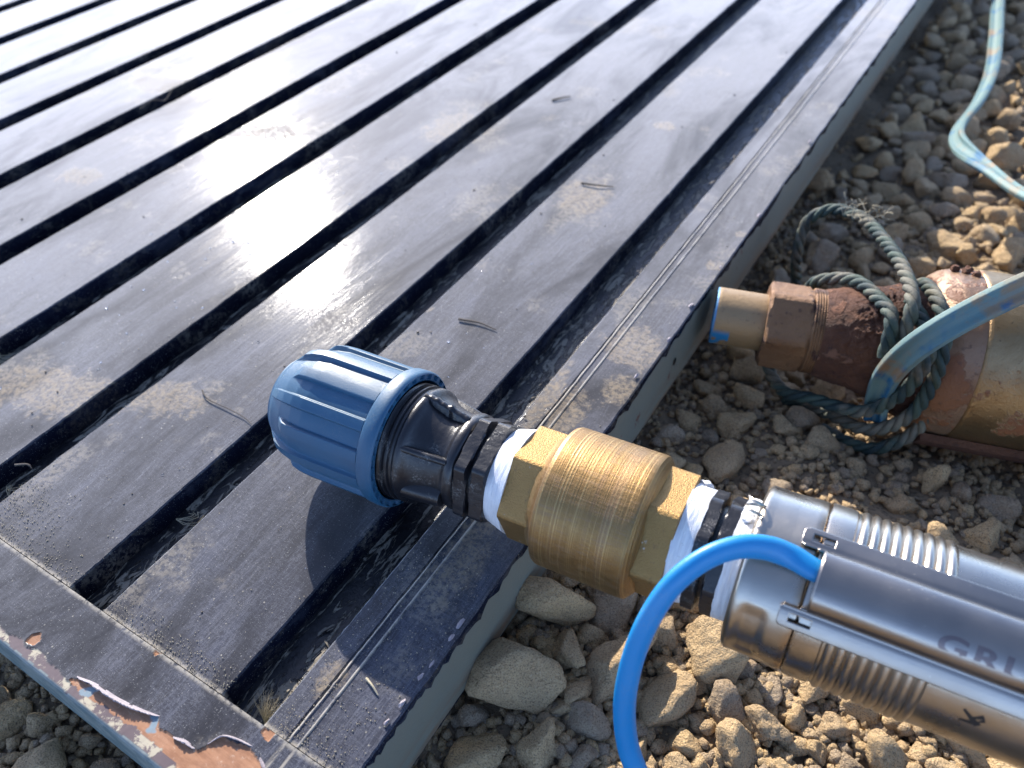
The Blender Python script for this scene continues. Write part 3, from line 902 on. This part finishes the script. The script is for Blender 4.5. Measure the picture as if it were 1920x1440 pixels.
# --- black fitting body
fp = [(-8, 28.0), (1.5, 28.0), (2.0, 27.2), (2.8, 27.0), (3.3, 28.2), (4.0, 28.2), (4.4, 27.0), (5.4, 27.0), (5.8, 28.0), (6.5, 28.0), (7.0, 26.8), (8.2, 26.7), (8.8, 27.4), (9.6, 27.9),
      (11.0, 28.0), (12.4, 27.4), (13.5, 26.0), (15.5, 24.4), (18.5, 23.0), (22, 21.9), (26, 21.2), (29, 21.2), (30.6, 21.6), (31.6, 22.5), (32.6, 23.0), (35.2, 23.0), (36.2, 22.4), (36.8, 21.0), (39, 20.4)]
fit = rev('fitting_body', dens(fp, .9), M['black'], pump, n=160, angle=45)
tag(fit, 'black plastic compression fitting body')
def fin(th, r0, r1, w, s0=9.5, s1=32.5, seed=0, rough=0.0):
    V = []; n = 26; k = 9
    for i in range(n):
        t = i / (n - 1); s = s0 + (s1 - s0) * t
        top = r0 + (r1 - r0) * (t ** 1.5) + rough * nz(t * 9, seed) * 1.3
        base = 19.5
        for j in range(k):
            a = math.pi * j / (k - 1)
            x = -math.cos(a) * w * .5 * (1 + rough * .4 * nz(t * 12, j, seed))
            rr = base if j in (0, k - 1) else top - (1 - math.sin(a)) * w * .45 + rough * .5 * nz(t * 15, j * 2.2, seed)
            # local tangent frame
            c, q = cylpt(0, 1, th), (0, -math.cos(R_(th)), -math.sin(R_(th)))
            V.append((s * .001, (c[1] * rr + q[1] * x) * .001, (c[2] * rr + q[2] * x) * .001))
    F = grid_faces(n, k); F.append(tuple(range(k))); F.append(tuple(range((n - 1) * k, n * k))[::-1])
    return mesh('fin', V, F, M['black'], fit, angle=45)
for i, th in enumerate((46, 160, 222, 285)):
    fin(th, 27.9, 23.4, 3.4, seed=i)
fin(-14, 28.8, 23.5, 4.2, seed=9, rough=.9)
fin(99, 27.6, 25.6, 9.5, s0=10, s1=31, seed=4)
# --- black hex pieces
def hexpiece(name, s0, s1, rc, corner, mat, parent, n=6, ch=.9, angle=28, nseg=240, label=None, wob=0.0):
    rm = rc * math.cos(math.pi / n) * 1.01
    pr_ = [(s0, 17), (s0, rm - .2), (s0 + ch * .7, rc * .985), (s0 + ch, rc), (s1 - ch, rc), (s1 - ch * .7, rc * .985), (s1, rm - .2), (s1, 17)]
    pr_ = dens(pr_, 2.0)
    def md(s, r, th):
        r2 = hexr(r, th, corner, rc, n)
        if wob and r2 > 18: r2 += wob * nz(math.cos(R_(th)) * 9, math.sin(R_(th)) * 9, s * .4)
        return s, min(r2, rc * .982)
    return tag(rev(name, pr_, mat, parent, n=nseg, mod=md, angle=angle), label)
nip = rev('threaded_nipple', [(36, 20.2), (62, 20.2)], M['black'], pump, n=64)
tag(nip, 'black hexagonal plastic nipple between fitting and brass valve')
hexpiece('hex_collar', 37.2, 43.6, 25.6, 46, M['black'], nip, wob=.12)
hexpiece('hex_collar', 45.4, 52.6, 25.4, 42, M['black'], nip, wob=.12)
# --- tape rings
def tape(name, s0, s1, r0, r1, seed, rough=.6, label=None):
    pr_ = [(s0, r0 - 2)] + [(s0 + (s1 - s0) * i / 14, r0 + (r1 - r0) * i / 14) for i in range(15)] + [(s1, r1 - 2)]
    def md(s, r, th):
        cx, cy = math.cos(R_(th)), math.sin(R_(th))
        w = 1 if r > min(r0, r1) - 1 else 0
        e_ = nz(cx * 2.2, cy * 2.2, seed) * 1.0 + nz(cx * 7, cy * 7, seed + 3) * .5
        edge = 1 if (s < s0 + 1.5 or s > s1 - 1.5) else 0
        rr = r + w * (rough * .5 * nz(cx * 3, cy * 3, s * 1.1 + seed) + rough * .25 * nz(cx * 11, cy * 11, s * 2.5))
        return s + edge * e_ * rough, rr
    return tag(rev(name, pr_, M['tape'], pump, n=200, mod=md, angle=70), label)
tape('thread_tape', 51.8, 61.6, 21.6, 24.3, 1, .3, 'white thread tape left of the brass valve')
# --- brass check valve
bv = rev('valve_body', dens([(74.0, 25.0), (75.6, 26.2), (77.0, 27.6), (78.8, 30.7), (79.8, 31.2), (80.6, 31.3), (118.2, 31.3), (119.2, 31.0), (119.9, 30.2), (121.6, 28.2), (123, 24)], 2.0), M['brass'], pump, n=180, angle=22)
tag(bv, 'turned brass check valve barrel')
hexpiece('hex_end', 61.2, 76.5, 26.6, 16, M['brass_cast'], bv, ch=.5, label='sand cast hexagonal left end')
hexpiece('hex_end', 121.4, 134.2, 28.4, 20, M['brass_cast'], bv, ch=.6, label='sand cast hexagonal right end')
# --- second tape, black rings, third tape
tape('thread_tape', 133.6, 141.8, 25.0, 24.0, 7, .45, 'white thread tape right of the brass valve')
rnip = rev('threaded_nipple', [(132, 19.5), (160, 19.5)], M['black'], pump, n=64)
tag(rnip, 'black plastic nipple between brass valve and pump head')
hexpiece('hex_collar', 141.2, 147.0, 25.4, 30, M['black'], rnip, n=8, wob=.1)
hexpiece('hex_collar', 149.0, 154.8, 25.2, 30, M['black'], rnip, n=8, wob=.1)
tape('thread_tape', 154.2, 161.2, 24.6, 24.2, 13, .5, 'ragged white thread tape against the pump head')
def tape_blob(th, s, size, seed):
    V, F = ICO[3]
    P = []
    for v in V:
        q = 1 + .35 * nz(v[0] * 2 + seed, v[1] * 2, v[2] * 2) + .10 * nz(v[0] * 6, v[1] * 6 + seed, v[2] * 6)
        P.append(v * q)
    P = np.array(P) * np.array(size) * .001
    c = cylpt(s * .001, .0248, th)
    t = R_(th)
    Rm = np.array([[1, 0, 0], [0, math.cos(t), -math.sin(t)], [0, math.sin(t), math.cos(t)]])
    return mesh('tape_clump', (P @ Rm.T + np.array(c)).tolist(), F.tolist(), M['tape'], pump, angle=80)
tape_blob(-48, 136.5, (3.2, 3.4, 1.6), 1); tape_blob(-42, 157.5, (3.0, 4.0, 1.2), 4); tape_blob(-8, 157, (2.4, 3.5, 1.0), 8)
# --- pressed steel head
def sm(a, b, x):
    t = min(1, max(0, (x - a) / (b - a))); return t * t * (3 - 2 * t)
def head_mod(s, r, th):
    t = (th + 180) % 360 - 180
    rec = 0
    for (c, hw) in ((84, 24), (-96, 24), (174, 24)):
        d = abs((t - c + 180) % 360 - 180)
        rec = max(rec, sm(hw + 3, hw - 8, d))
    rec *= sm(163.2, 167.2, s) * sm(175.6, 171.6, s)
    return s, r - 1.1 * rec
hp = [(160.2, 23.5), (160.0, 26), (160.1, 29.5), (160.5, 31.4), (161.4, 32.8), (162.6, 33.3), (163.6, 33.2), (166, 33.1), (174, 33.3), (181, 33.7), (183.2, 33.6), (184.0, 33.0), (184.2, 31.8)]
head = rev('pump_head', dens(hp, .55), M['steel_head'], pump, n=300, mod=head_mod, angle=50)
tag(head, 'pressed stainless steel pump head collar')
# wire ring poking out of the head
C = [Vector(cylpt(.1588, .0335, 2)) + Vector((.0032 * math.cos(t), -.0024 * math.sin(t), .0022 * math.sin(t))) + Vector((0, .0006 * t, .0002 * t)) for t in np.linspace(0, 9.5, 60)]
V, F, _ = tube(C, circ(.00055, 8)); mesh('wire_ring', V, F, M['steel'], head)
# --- barrel with corrugated sleeve
rev('pump_barrel', dens([(182, 31.5), (186, 33.0), (194.5, 33.1), (229.5, 33.3), (800, 33.3), (806, 31), (808, 20), (808, 1)], 12), M['steel'], pump, n=160, angle=40, cap=(True, True))
rev('barrel_lip', [(184.6, 32.9), (184.6, 33.9), (185.2, 34.1), (193.6, 33.9), (194.2, 33.3), (194.2, 32.8)], M['steel'], pump, n=160, angle=40)
bp = []
for i in range(9 * 10 + 1):
    s = 195.2 + i * .365
    bp.append((s, 33.25 + 1.15 * abs(math.sin(math.pi * (s - 195.2) / 3.65)) ** .8))
rev('corrugated_sleeve', [(195.0, 32.9)] + bp + [(228.4, 32.9)], M['steel'], pump, n=160, angle=60)
# --- cable guard with raised channel, tabs and slots
TH0, TH1, CA, CB = 0.3, 62.6, 13.2, 48.6
def guard_r(th):
    c = (CA + CB) / 2; hw = (CB - CA) / 2
    t = abs(th - c) / hw
    if t < 1: return 34.6 + 6.9 * (1 - t ** 2.5) ** .62
    # tiny fold beside the channel
    return 34.6 - .25 * math.exp(-((t - 1.12) / .08) ** 2)
ss = list(np.arange(177.4, 190.2, .4)) + list(np.arange(191, 262, 2.0)) + list(np.arange(270, 790, 20))
ths = sorted(set(list(np.arange(TH0, TH1 + .01, .7)) + [CA + .1 + i * .12 for i in range(12)] + [CB - .1 - i * .12 for i in range(12)]))
def gmask(i, j):
    s = ss[i]; t = ths[j]; s2 = s + .2
    if s < 186.0 and (15.6 < t < 46.9): return False
    if s < 185.6 and ((12.9 < t <= 15.6) or (46.9 <= t < 48.9)): return s > 183.6
    mmth = math.radians(1) * 34.6
    for (a, b) in ((TH0, 13.0), (48.8, TH1)):        # rounded tab corners
        if a <= t <= b and s2 < 179.2:
            for edge in (a, b):
                dx = 179.2 - s2; dy = 1.8 - abs(t - edge) * mmth
                if dy > 0 and math.hypot(dx, dy) > 1.8: return False
    if 181.0 < s2 < 188.6 and (3.2 < t < 8.3 or 52.9 < t < 58.0): return False
    return True
V = []
for s in ss:
    for t in ths:
        r = guard_r(t)
        V.append(cylpt(s * .001, r * .001, t))
F = [f[::-1] for f in grid_faces(len(ss), len(ths), mask=gmask)]
guard = mesh('cable_guard', V, F, M['steel_cover'], pump, angle=50)
bmg = bmesh.new(); bmg.from_mesh(guard.data)
bmesh.ops.delete(bmg, geom=[v for v in bmg.verts if not v.link_faces], context='VERTS'); bmg.to_mesh(guard.data); bmg.free()
md = guard.modifiers.new('sheet', 'SOLIDIFY'); md.thickness = .0007; md.offset = -1
tag(guard, 'satin steel cable guard with raised channel and embossed lettering')
# rolled lip on the channel mouth
C = [Vector(cylpt(.1862, (guard_r(t) + .1) * .001, t)) for t in np.linspace(CA + .2, CB - .2, 70)]
V, F, _ = tube(C, circ(.0006, 8)); mesh('channel_lip', V, F, M['steel_cover'], guard)
for th in (5.9, 55.5):
    V = []
    for s in (184.9, 188.2):
        for t in (th - 1.6, th + 1.6):
            for r in (33.2, 34.5): V.append(cylpt(s * .001, r * .001, t))
    mesh('hook', V, [(0, 1, 3, 2), (4, 6, 7, 5), (0, 4, 5, 1), (2, 3, 7, 6), (1, 5, 7, 3), (0, 2, 6, 4)], M['steel'], guard, smooth=False)
# embossed word
fc = bpy.data.curves.new('t', 'FONT'); fc.body = 'GRUNDFOS'; fc.size = 1.0; fc.extrude = .04; fc.offset = .030; fc.space_character = 1.16; fc.resolution_u = 8
fo_ = bpy.data.objects.new('t', fc); col.objects.link(fo_)
bpy.context.view_layer.update()
tm = bpy.data.meshes.new_from_object(fo_.evaluated_get(bpy.context.evaluated_depsgraph_get()))
bpy.data.objects.remove(fo_)
bm = bmesh.new(); bm.from_mesh(tm)
for _ in range(3):
    ed = [e_ for e_ in bm.edges if e_.calc_length() > .12]
    if ed: bmesh.ops.subdivide_edges(bm, edges=ed, cuts=1)
    bmesh.ops.triangulate(bm, faces=bm.faces[:])
HT = 6.3
xmin = min(v.co.x for v in bm.verts)
for v in bm.verts:
    s = 225.4 + (v.co.x - xmin) * HT / .70 * 1.42
    y = v.co.y * HT / .70
    th = 38.2 + (HT / 2 - y) / (math.radians(1) * 40.8)
    r = guard_r(th) + (.75 if v.co.z > 0 else -.4)
    v.co = Vector(cylpt(s * .001, r * .001, th))
bmesh.ops.recalc_face_normals(bm, faces=bm.faces[:])
bm.to_mesh(tm); bm.free()
tm.materials.clear(); tm.materials.append(M['steel_letter'])
for p_ in tm.polygons: p_.material_index = 0
lt = link(bpy.data.objects.new('lettering', tm), guard)
# laser mark on the barrel
def bar(sa, ta, sb, tb, w):
    V = []; n = 8
    for i in range(n):
        t = i / (n - 1); s = sa + (sb - sa) * t; th = ta + (tb - ta) * t
        w *= 1.15; dx, dy = (sb - sa), (tb - ta) * .58; L = math.hypot(dx, dy); px, py = -dy / L * w, dx / L * w / .58
        for sg in (-1, 1): V.append(cylpt((s + sg * px) * .001, .03336, th + sg * py))
    return V, [f for f in grid_faces(n, 2)]
MV, MF = [], []
for b in ((240.4, 72.0, 246.0, 80.4, .42), (240.2, 80.8, 244.4, 79.6, .36), (243.0, 76.6, 246.6, 72.6, .34), (244.6, 79.0, 247.2, 74.8, .2)):
    v, f = bar(*b); k = len(MV); MV += v; MF += [tuple(x + k for x in q) for q in f]
mesh('laser_mark', MV, MF, M['mark'], pump)

# --- bright blue cable
CABLE = [(.060, .197, .0645), (.0300, .1935, .0645), (.0137, .1895, .0645), (0.0031, 0.1852, 0.0675), (-0.0058, 0.183, 0.070), (-0.0154, 0.1822, 0.073), (-0.0241, 0.178, 0.077), (-0.0323, 0.1712, 0.079), (-0.0401, 0.1623, 0.077), (-0.0462, 0.1522, 0.07), (-0.05, 0.1429, 0.056), (-0.0513, 0.1356, 0.038), (-0.0502, 0.1297, 0.018), (-0.0462, 0.1257, -0.002), (-0.0394, 0.1229, -0.018), (-0.0254, 0.117, -0.034), (-0.0022, 0.1111, -0.04), (.03, .100, -.043), (.08, .08, -.044), (.15, .07, -.044)]
iM = MA.inverted()
C = [iM @ c for c in catmull(CABLE, 12)]
def ctw(t): return -.35 + 1.5 * sm(.10, .40, t)
V, F, _ = tube(C, circ(.0044, 20, .0034), twist=ctw)
tag(mesh('power_cable', V, F, M['cable_blue'], pump, angle=80), 'bright blue power cable arching out of the guard and down to the gravel')

# timber block carrying the far end of the pump, outside the picture
tb = tag(empty('timber_block', Matrix.Translation((.50, .238, -.058)) @ Matrix.Rotation(.1, 4, 'Z')), 'short weathered timber block propping up the far end of the steel pump', 'block')
def boxv(x0, x1, y0, y1, z0, z1):
    return [(x0, y0, z0), (x1, y0, z0), (x1, y1, z0), (x0, y1, z0), (x0, y0, z1), (x1, y0, z1), (x1, y1, z1), (x0, y1, z1)]
BF = [(0, 3, 2, 1), (4, 5, 6, 7), (0, 1, 5, 4), (1, 2, 6, 5), (2, 3, 7, 6), (3, 0, 4, 7)]
ob = mesh('timber', boxv(-.045, .045, -.10, .10, -.012, .0615), BF, M['timber'], tb, smooth=False)
md = ob.modifiers.new('b', 'BEVEL'); md.width = .003; md.segments = 2

# ------------------------------------------------------------------ OLD RUSTY PUMP
U2 = Vector((.95649, .28653, -.05497)).normalized()
F1 = (Vector((0, 0, 1)) - U2 * U2.z).normalized(); FY = F1.cross(U2).normalized()
MB = Matrix(((U2.x, FY.x, F1.x, -.1192), (U2.y, FY.y, F1.y, .3978), (U2.z, FY.z, F1.z, -.012), (0, 0, 0, 1)))
old = tag(empty('rusty_pump', MB), 'old rusty bronze coloured pump with green rope tied round its corroded neck beside the door', 'pump')
rev('outlet_pipe', dens([(34, 17.6), (30, 17.8), (1, 17.8), (0, 17.4), (0, 14.6), (1, 14.3), (33, 14.3)], 2), M['pipe'], old, n=80, angle=40)
rev('pipe_inside', [(33, 14.2), (33.1, 1)], M['groove'], old, n=32)
def hexpiece2(s0, s1, rc, corner):
    pr_ = dens([(s0, 15), (s0, rc * .86), (s0 + 1.5, rc * .97), (s0 + 3, rc), (s1 - 2, rc), (s1, rc * .88), (s1, 15)], 2)
    def md(s, r, th):
        q = hexr(r, th, corner, rc, 6)
        return s, min(q, rc * .97) + (.35 * nz(math.cos(R_(th)) * 6, math.sin(R_(th)) * 6, s * .25) if q > 16 else 0)
    return rev('hex_nut', pr_, M['rust_nut'], old, n=180, mod=md, angle=32)
hexpiece2(30.5, 56.5, 27.8, 12)
rev('thread', [(56, 24)] + [(56.5 + i * .5, 25.6 + .7 * abs(math.sin(i * 1.05))) for i in range(16)] + [(64.5, 26.5), (66, 27)], M['rust_nut'], old, n=90, angle=50)
def neck_mod(s, r, th):
    cx, cy = math.cos(R_(th)), math.sin(R_(th))
    w = sm(66, 74, s)
    t = (th + 180) % 360 - 180
    scab = math.exp(-((t - 25) / 42) ** 2) * math.exp(-((s - 92) / 14) ** 2)
    return s, r + w * (1.1 * nz(cx * 2.5, cy * 2.5, s * .07) + .8 * nz(cx * 8, cy * 8, s * .25) + .35 * nz(cx * 20, cy * 20, s * .6)) + scab * (3.0 + 3.6 * abs(nz(cx * 12, cy * 12, s * .35)) + 1.2 * nz(cx * 28, cy * 28, s * .8))
np_ = dens([(63, 26.5), (67, 27.6), (72, 28.4), (78, 29.6), (86, 31), (95, 33), (104, 36), (112, 40), (118, 43), (121, 44)], .8)
tag(rev('corroded_neck', np_, M['rust_heavy'], old, n=220, mod=neck_mod, angle=80), 'heavily corroded flaking neck')
rev('stained_head', dens([(116, 36), (118, 42.5), (120, 45), (124, 48), (130, 50), (140, 50.6), (142.5, 50.4), (143, 49)], 1.5), M['rust_head'], old, n=120, angle=40)
rev('pump_body', dens([(141.5, 49), (142, 50.4), (143, 51.2), (144.5, 51.4), (640, 51.4), (645, 49), (645, 2)], 14), M['rust_body'], old, n=140, angle=40, cap=(False, True))
# rusty cable strip clipped along the underside of the body
sv = []
for s in (128, 640):
    for (t, r) in ((118, 51.9), (134, 51.9), (134, 56.5), (118, 56.5)):
        sv.append(cylpt(s * .001, r * .001, t))
mesh('side_strip', sv, [(0, 1, 2, 3), (4, 7, 6, 5), (0, 4, 5, 1), (1, 5, 6, 2), (2, 6, 7, 3), (3, 7, 4, 0)], M['rust_heavy'], old, smooth=False)
# rust crumbs on the head
for i, (s, t) in enumerate([(128, -22), (133, -18), (138, -14), (136, -25)]):
    V, F = ICO[2]
    P = np.array([v * (1 + .5 * nz(v[0] * 3 + i, v[1] * 3, v[2] * 3)) for v in V]) * .0024 + np.array(cylpt(s * .001, .0508, t))
    mesh('rust_crumb', P.tolist(), F.tolist(), M['rust_heavy'], old)
# flat twin cable of the old pump
FLAT = [(-0.0102, 0.3935, -0.05), (-0.0127, 0.3948, -0.035), (-0.0123, 0.3903, -0.012), (-0.0065, 0.3826, 0.014), (0.0039, 0.3829, 0.034), (0.0182, 0.3956, 0.046), (0.0347, 0.4111, 0.056), (0.0564, 0.4396, 0.06), (0.0742, 0.4849, 0.055), (0.0652, 0.5224, 0.045), (0.0466, 0.5435, 0.03), (0.023, 0.587, 0.012), (-0.0049, 0.6542, -0.008), (-0.0303, 0.7125, -0.022), (-0.0375, 0.7563, -0.028), (-0.0324, 0.8218, -0.03), (-0.0343, 0.9124, -0.035), (-0.0472, 1.0278, -0.04), (-0.0619, 1.1451, -0.045), (-0.0778, 1.3302, -0.055), (-.09, 1.55, -.07), (-.1, 1.8, -.08)]
iB = MB.inverted()
FLAT = [tuple(Vector(p_) + (Vector((0, 0, .315)) - Vector(p_)).normalized() * ((0, .005, .011, .011, .009, .006, .003)[i] if i < 7 else 0)) for i, p_ in enumerate(FLAT)]
C = [iB @ c for c in catmull(FLAT, 12)]
sec, ra = [], []
for i in range(64):
    t = 2 * math.pi * i / 64
    x = math.cos(t) * .0074; y = math.sin(t)
    hgt = .0010 + .0025 * math.exp(-((abs(x) - .0052) / .0018) ** 2)
    sec.append((x, math.copysign(abs(y) ** .5, y) * hgt)); ra.append(1.0 if abs(x) > .0056 or abs(x) < .0012 else 0.0)
V, F, A = tube(C, sec, attr=ra, twist=lambda t: -.65 + .65 * sm(.34, .48, t) + 1.2 * sm(.55, .63, t) - .35 * sm(.66, .8, t))
tag(mesh('flat_cable', V, F, M['flat'], old, angle=70, attrs={'ridge': A}), 'dirty pale blue flat cable looping over the gravel')

# ------------------------------------------------------------------ ROPE
ROPES = [
 [(-0.0969, 0.5285, -0.075), (-0.1006, 0.5175, -0.035), (-0.1007, 0.5233, -0.012), (-0.0923, 0.5249, 0.0), (-0.0804, 0.5239, 0.006), (-0.0611, 0.5087, 0.012), (-0.0444, 0.4789, 0.02), (-0.026, 0.4386, 0.03), (-0.014, 0.405, 0.034), (-0.0115, 0.3960, 0.024), (-.0110, .392, .008)],
 [(-0.0860, 0.4737, -0.05), (-0.0801, 0.4637, -0.03), (-0.0722, 0.4486, -0.004), (-0.0578, 0.4428, 0.008), (-0.0444, 0.4322, 0.016), (-0.0318, 0.4142, 0.022), (-0.0213, 0.3967, 0.026), (-0.0180, 0.3900, 0.018), (-.0170, .388, .004)],
 [(-0.0868, 0.4239, -0.055), (-0.079, 0.4117, -0.058), (-0.065, 0.3962, -0.054), (-0.0494, 0.3924, -0.048), (-0.0327, 0.391, -0.046), (-0.0196, 0.3886, -0.042), (-0.0101, 0.3854, -0.03), (-0.001, 0.383, -0.012), (0.0033, 0.3832, 0.008), (0.0030, 0.3880, 0.018), (-.002, .396, .024), (-.012, .415, .022), (-.02, .440, .010)],
 [(-0.0669, 0.4066, -0.070), (-0.0377, 0.4015, -0.064), (-0.016, 0.3901, -0.056), (-0.0013, 0.3874, -0.044), (0.0077, 0.3868, -0.026), (0.0106, 0.3868, -0.004), (0.0099, 0.3884, 0.014), (0.0062, 0.3971, 0.026), (-.002, .415, .030), (-.012, .442, .020), (-.018, .46, .0)],
 [(-0.0386, 0.3963, -0.074), (-0.0109, 0.3868, -0.068), (0.0034, 0.3884, -0.058), (0.0128, 0.3926, -0.044), (0.0168, 0.3924, -0.02), (0.0165, 0.3969, 0.000), (.013, .404, .012)]]
rp_ = tag(empty('rope', Matrix.Translation((-.02, .40, -.05))), 'frayed green and grey twisted rope looped round the neck of the rusty pump', 'rope')
for ri, P in enumerate(ROPES):
    C0 = catmull(P, 16)
    # resample evenly
    L = [0]
    for a_, b_ in zip(C0, C0[1:]): L.append(L[-1] + (b_ - a_).length)
    n = int(L[-1] / .0016); C = []
    for i in range(n + 1):
        d = L[-1] * i / n; j = max(0, min(len(L) - 2, int(np.searchsorted(L, d)) - 1)); t = (d - L[j]) / (L[j + 1] - L[j] + 1e-12)
        C.append(C0[j].lerp(C0[j + 1], t))
    T, N = frames(C)
    VV, FF, AA = [], [], []
    for k in range(3):
        S = []
        for i, c in enumerate(C):
            ang = i * .0016 / .026 * 2 * math.pi + k * 2.094 + ri
            b = T[i].cross(N[i])
            S.append(c + (N[i] * math.sin(ang) + b * math.cos(ang)) * .0020 - rp_.location)
        V, F, _ = tube(S, circ(.0022, 8))
        o_ = len(VV); VV += V; FF += [tuple(q + o_ for q in f) for f in F]; AA += [k * .5] * len(V)
    mesh('rope_turn', VV, FF, M['rope'], rp_, angle=80, attrs={'strand': AA})
# frayed straw and fibres on the big loop
fv, ff = [], []
for i in range(46):
    base = Vector((-.062, .509, .016)) + Vector((random.uniform(-.014, .014), random.uniform(-.008, .008), random.uniform(-.002, .004))) - rp_.location
    d = Vector((random.uniform(-.5, .7), random.uniform(-.5, .5), random.uniform(.2, 1))).normalized()
    ln = random.uniform(.005, .014)
    C = [base + d * ln * t + Vector((0, 0, -.003 * t * t)) + Vector((random.uniform(-1, 1), random.uniform(-1, 1), 0)) * .0006 for t in (0, .33, .66, 1)]
    V, F, _ = tube(C, circ(.00022, 4)); o_ = len(fv); fv += V; ff += [tuple(q + o_ for q in f) for f in F]
fr = mesh('fibres', fv, ff, M['straw'], rp_); fr['kind'] = 'stuff'

# ------------------------------------------------------------------ SMALL DEBRIS ON THE DOOR
def twig(pts, r, label, mat='twig'):
    P = [Vector((x, y, z)) for x, y, z in pts]
    b = P[0].copy()
    C = catmull([p - b for p in P], 5)
    V, F, _ = tube(C, circ(r, 6), scale=lambda t: 1 - .6 * t)
    o = mesh('twig', V, F, M[mat]); o.location = b
    return tag(o, label, 'twig', 'bits of twig scattered on the door')
twig([(-.3430, .1800, .0016), (-.3380, .1775, .0014), (-.3316, .1765, .0012), (-.3186, .1768, .0014), (-.3060, .1765, .0012), (-.2985, .1750, .0010)], .00055, 'long thin dark bent twig left of the blue nut')
twig([(-.2497, .3047, .0008), (-.236, .3075, .0012), (-.2237, .3071, .0008)], .0008, 'dark splinter of twig on the slat above the black fitting')
twig([(-.2606, .4835, .0008), (-.249, .4850, .0014), (-.2366, .4894, .0008)], .0009, 'short straight dark twig on a middle slat near the long side rail')
twig([(-.3521, .5977, .0010), (-.345, .607, .0014), (-.3409, .6114, .0008)], .0010, 'slender twig farthest up the door near the top edge of the photo')
twig([(-.690, .4180, .0008), (-.683, .430, .006), (-.6824, .4414, .0012), (-.6996, .4658, .0008)], .0005, 'wiry curled twig on the upper left slats')
twig([(-.3892, .0899, .0008), (-.3822, .0932, .0020), (-.3792, .0929, .0008)], .0007, 'tiny twig at the left edge of the photo')
twig([(-.149, .093, .0008), (-.1442, .0915, .0016), (-.1405, .0900, .0008)], .0006, 'pale straw bit on the side rail close to the bottom corner', 'straw')
# dry seed tuft in the groove corner
tuft = empty('seed_tuft', Matrix.Translation((-.1790, .0600, -.0115)))
tag(tuft, 'pale feathery dry grass tuft in the groove at the bottom rail', 'grass tuft')
fv, ff = [], []
for i in range(70):
    an = random.uniform(-1.4, 1.5); ln = random.uniform(.006, .0135)
    d = Vector((math.sin(an) * .6 - .15, math.cos(an) * .6 + .3, random.uniform(.4, 1.1))).normalized()
    C = [d * ln * t + Vector((random.uniform(-1, 1), random.uniform(-1, 1), 0)) * .0009 * t for t in (0, .3, .65, 1)]
    V, F, _ = tube(C, circ(.00016, 4), scale=lambda t: 1 - .7 * t); o_ = len(fv); fv += V; ff += [tuple(q + o_ for q in f) for f in F]
t_ = mesh('bristles', fv, ff, M['straw'], tuft); t_['kind'] = 'stuff'
for j, (x, y, lab) in enumerate([(-.3905, .0800, 'pale twisted straw strand in the left groove'), (-.2935, .1130, 'pale straw strand in the groove just left of the blue nut shadow'), (-.4975, .1430, 'pale straw strand in a groove at the far left')]):
    o = empty('straw_wisp', Matrix.Translation((x, y, -.0095))); tag(o, lab, 'straw', 'straw wisps caught in the grooves')
    fv, ff = [], []
    for i in range(7):
        an = random.uniform(0, 6.28); C = [Vector((math.cos(an + q * 1.2), math.sin(an + q * 1.2), 0)) * .0024 * q + Vector((.003 * q, .001 * q, .0015 * math.sin(q * 2))) for q in (0, .7, 1.4, 2.1, 2.8)]
        V, F, _ = tube(C, circ(.00020, 4)); o_ = len(fv); fv += V; ff += [tuple(q + o_ for q in f) for f in F]
    q_ = mesh('strands', fv, ff, M['straw'], o); q_['kind'] = 'stuff'
# sand grains and water drops
def scatter(name, n, fn, rmin, rmax, mat, label, cat, flat=1.0):
    V0, F0 = ICO[1]
    accV, accF, accT, off = [], [], [], 0
    for i in range(n):
        x, y, z = fn(); r = rmin + (rmax - rmin) * random.random() ** 2.5
        P = V0 * np.array([r, r * random.uniform(.7, 1.2), r * flat]) + [x, y, z + (0 if flat < 1 else r * .5)]
        accV.append(P); accF.append(F0 + off); accT.append(np.zeros(len(P))); off += len(P)
    stuff(name, accV, accF, accT, mat, label, cat)
def grit_pos():
    while True:
        q = random.random()
        if q < .33: x, y = random.uniform(-.40, -.135), Y1 + abs(random.gauss(0, .006)) + .0005
        elif q < .5: x, y = random.gauss(-.37, .02), random.gauss(.075, .008)
        elif q < .6: x, y = random.uniform(-.17, -.13), random.uniform(.06, .16)
        else: x, y = -.13 - .6 * random.random() ** 1.2, .06 + .7 * random.random() ** 1.5
        if y < Y1 + .0004: continue
        g = (x - gapU(0)) % PITCH
        if x < -.1745 and g < GW + .001: continue
        return x, y, 0.0002
scatter('sand_grains', 4200, grit_pos, .00010, .00036, M['grit'], 'sand grains sprinkled over the black slats', 'sand')
def drop_pos():
    while True:
        if random.random() < .6:
            t = random.random(); x = random.gauss(-.42, .09); y = .30 + random.gauss(0, .08)
        else: x, y = random.uniform(-.6, -.14), random.uniform(.08, .7)
        g = (x - gapU(0)) % PITCH
        if x < -.1745 and g < GW + .002 or x > -.129 or y < .06: continue
        return x, y, .0001
scatter('water_drops', 130, drop_pos, .0004, .0012, M['drop'], 'tiny glinting water drops on the slats', 'water drops', .5)

def crumb_pos():
    while True:
        x, y = -.13 - .55 * random.random(), .06 + .8 * random.random() ** 1.4
        g = (x - gapU(0)) % PITCH
        if x < -.1745 and g < GW + .001: continue
        return x, y, .0002
scatter('leaf_crumbs', 170, crumb_pos, .0003, .0011, M['twig'], 'dark crumbs of leaf and soil scattered on the slats', 'crumbs', .4)
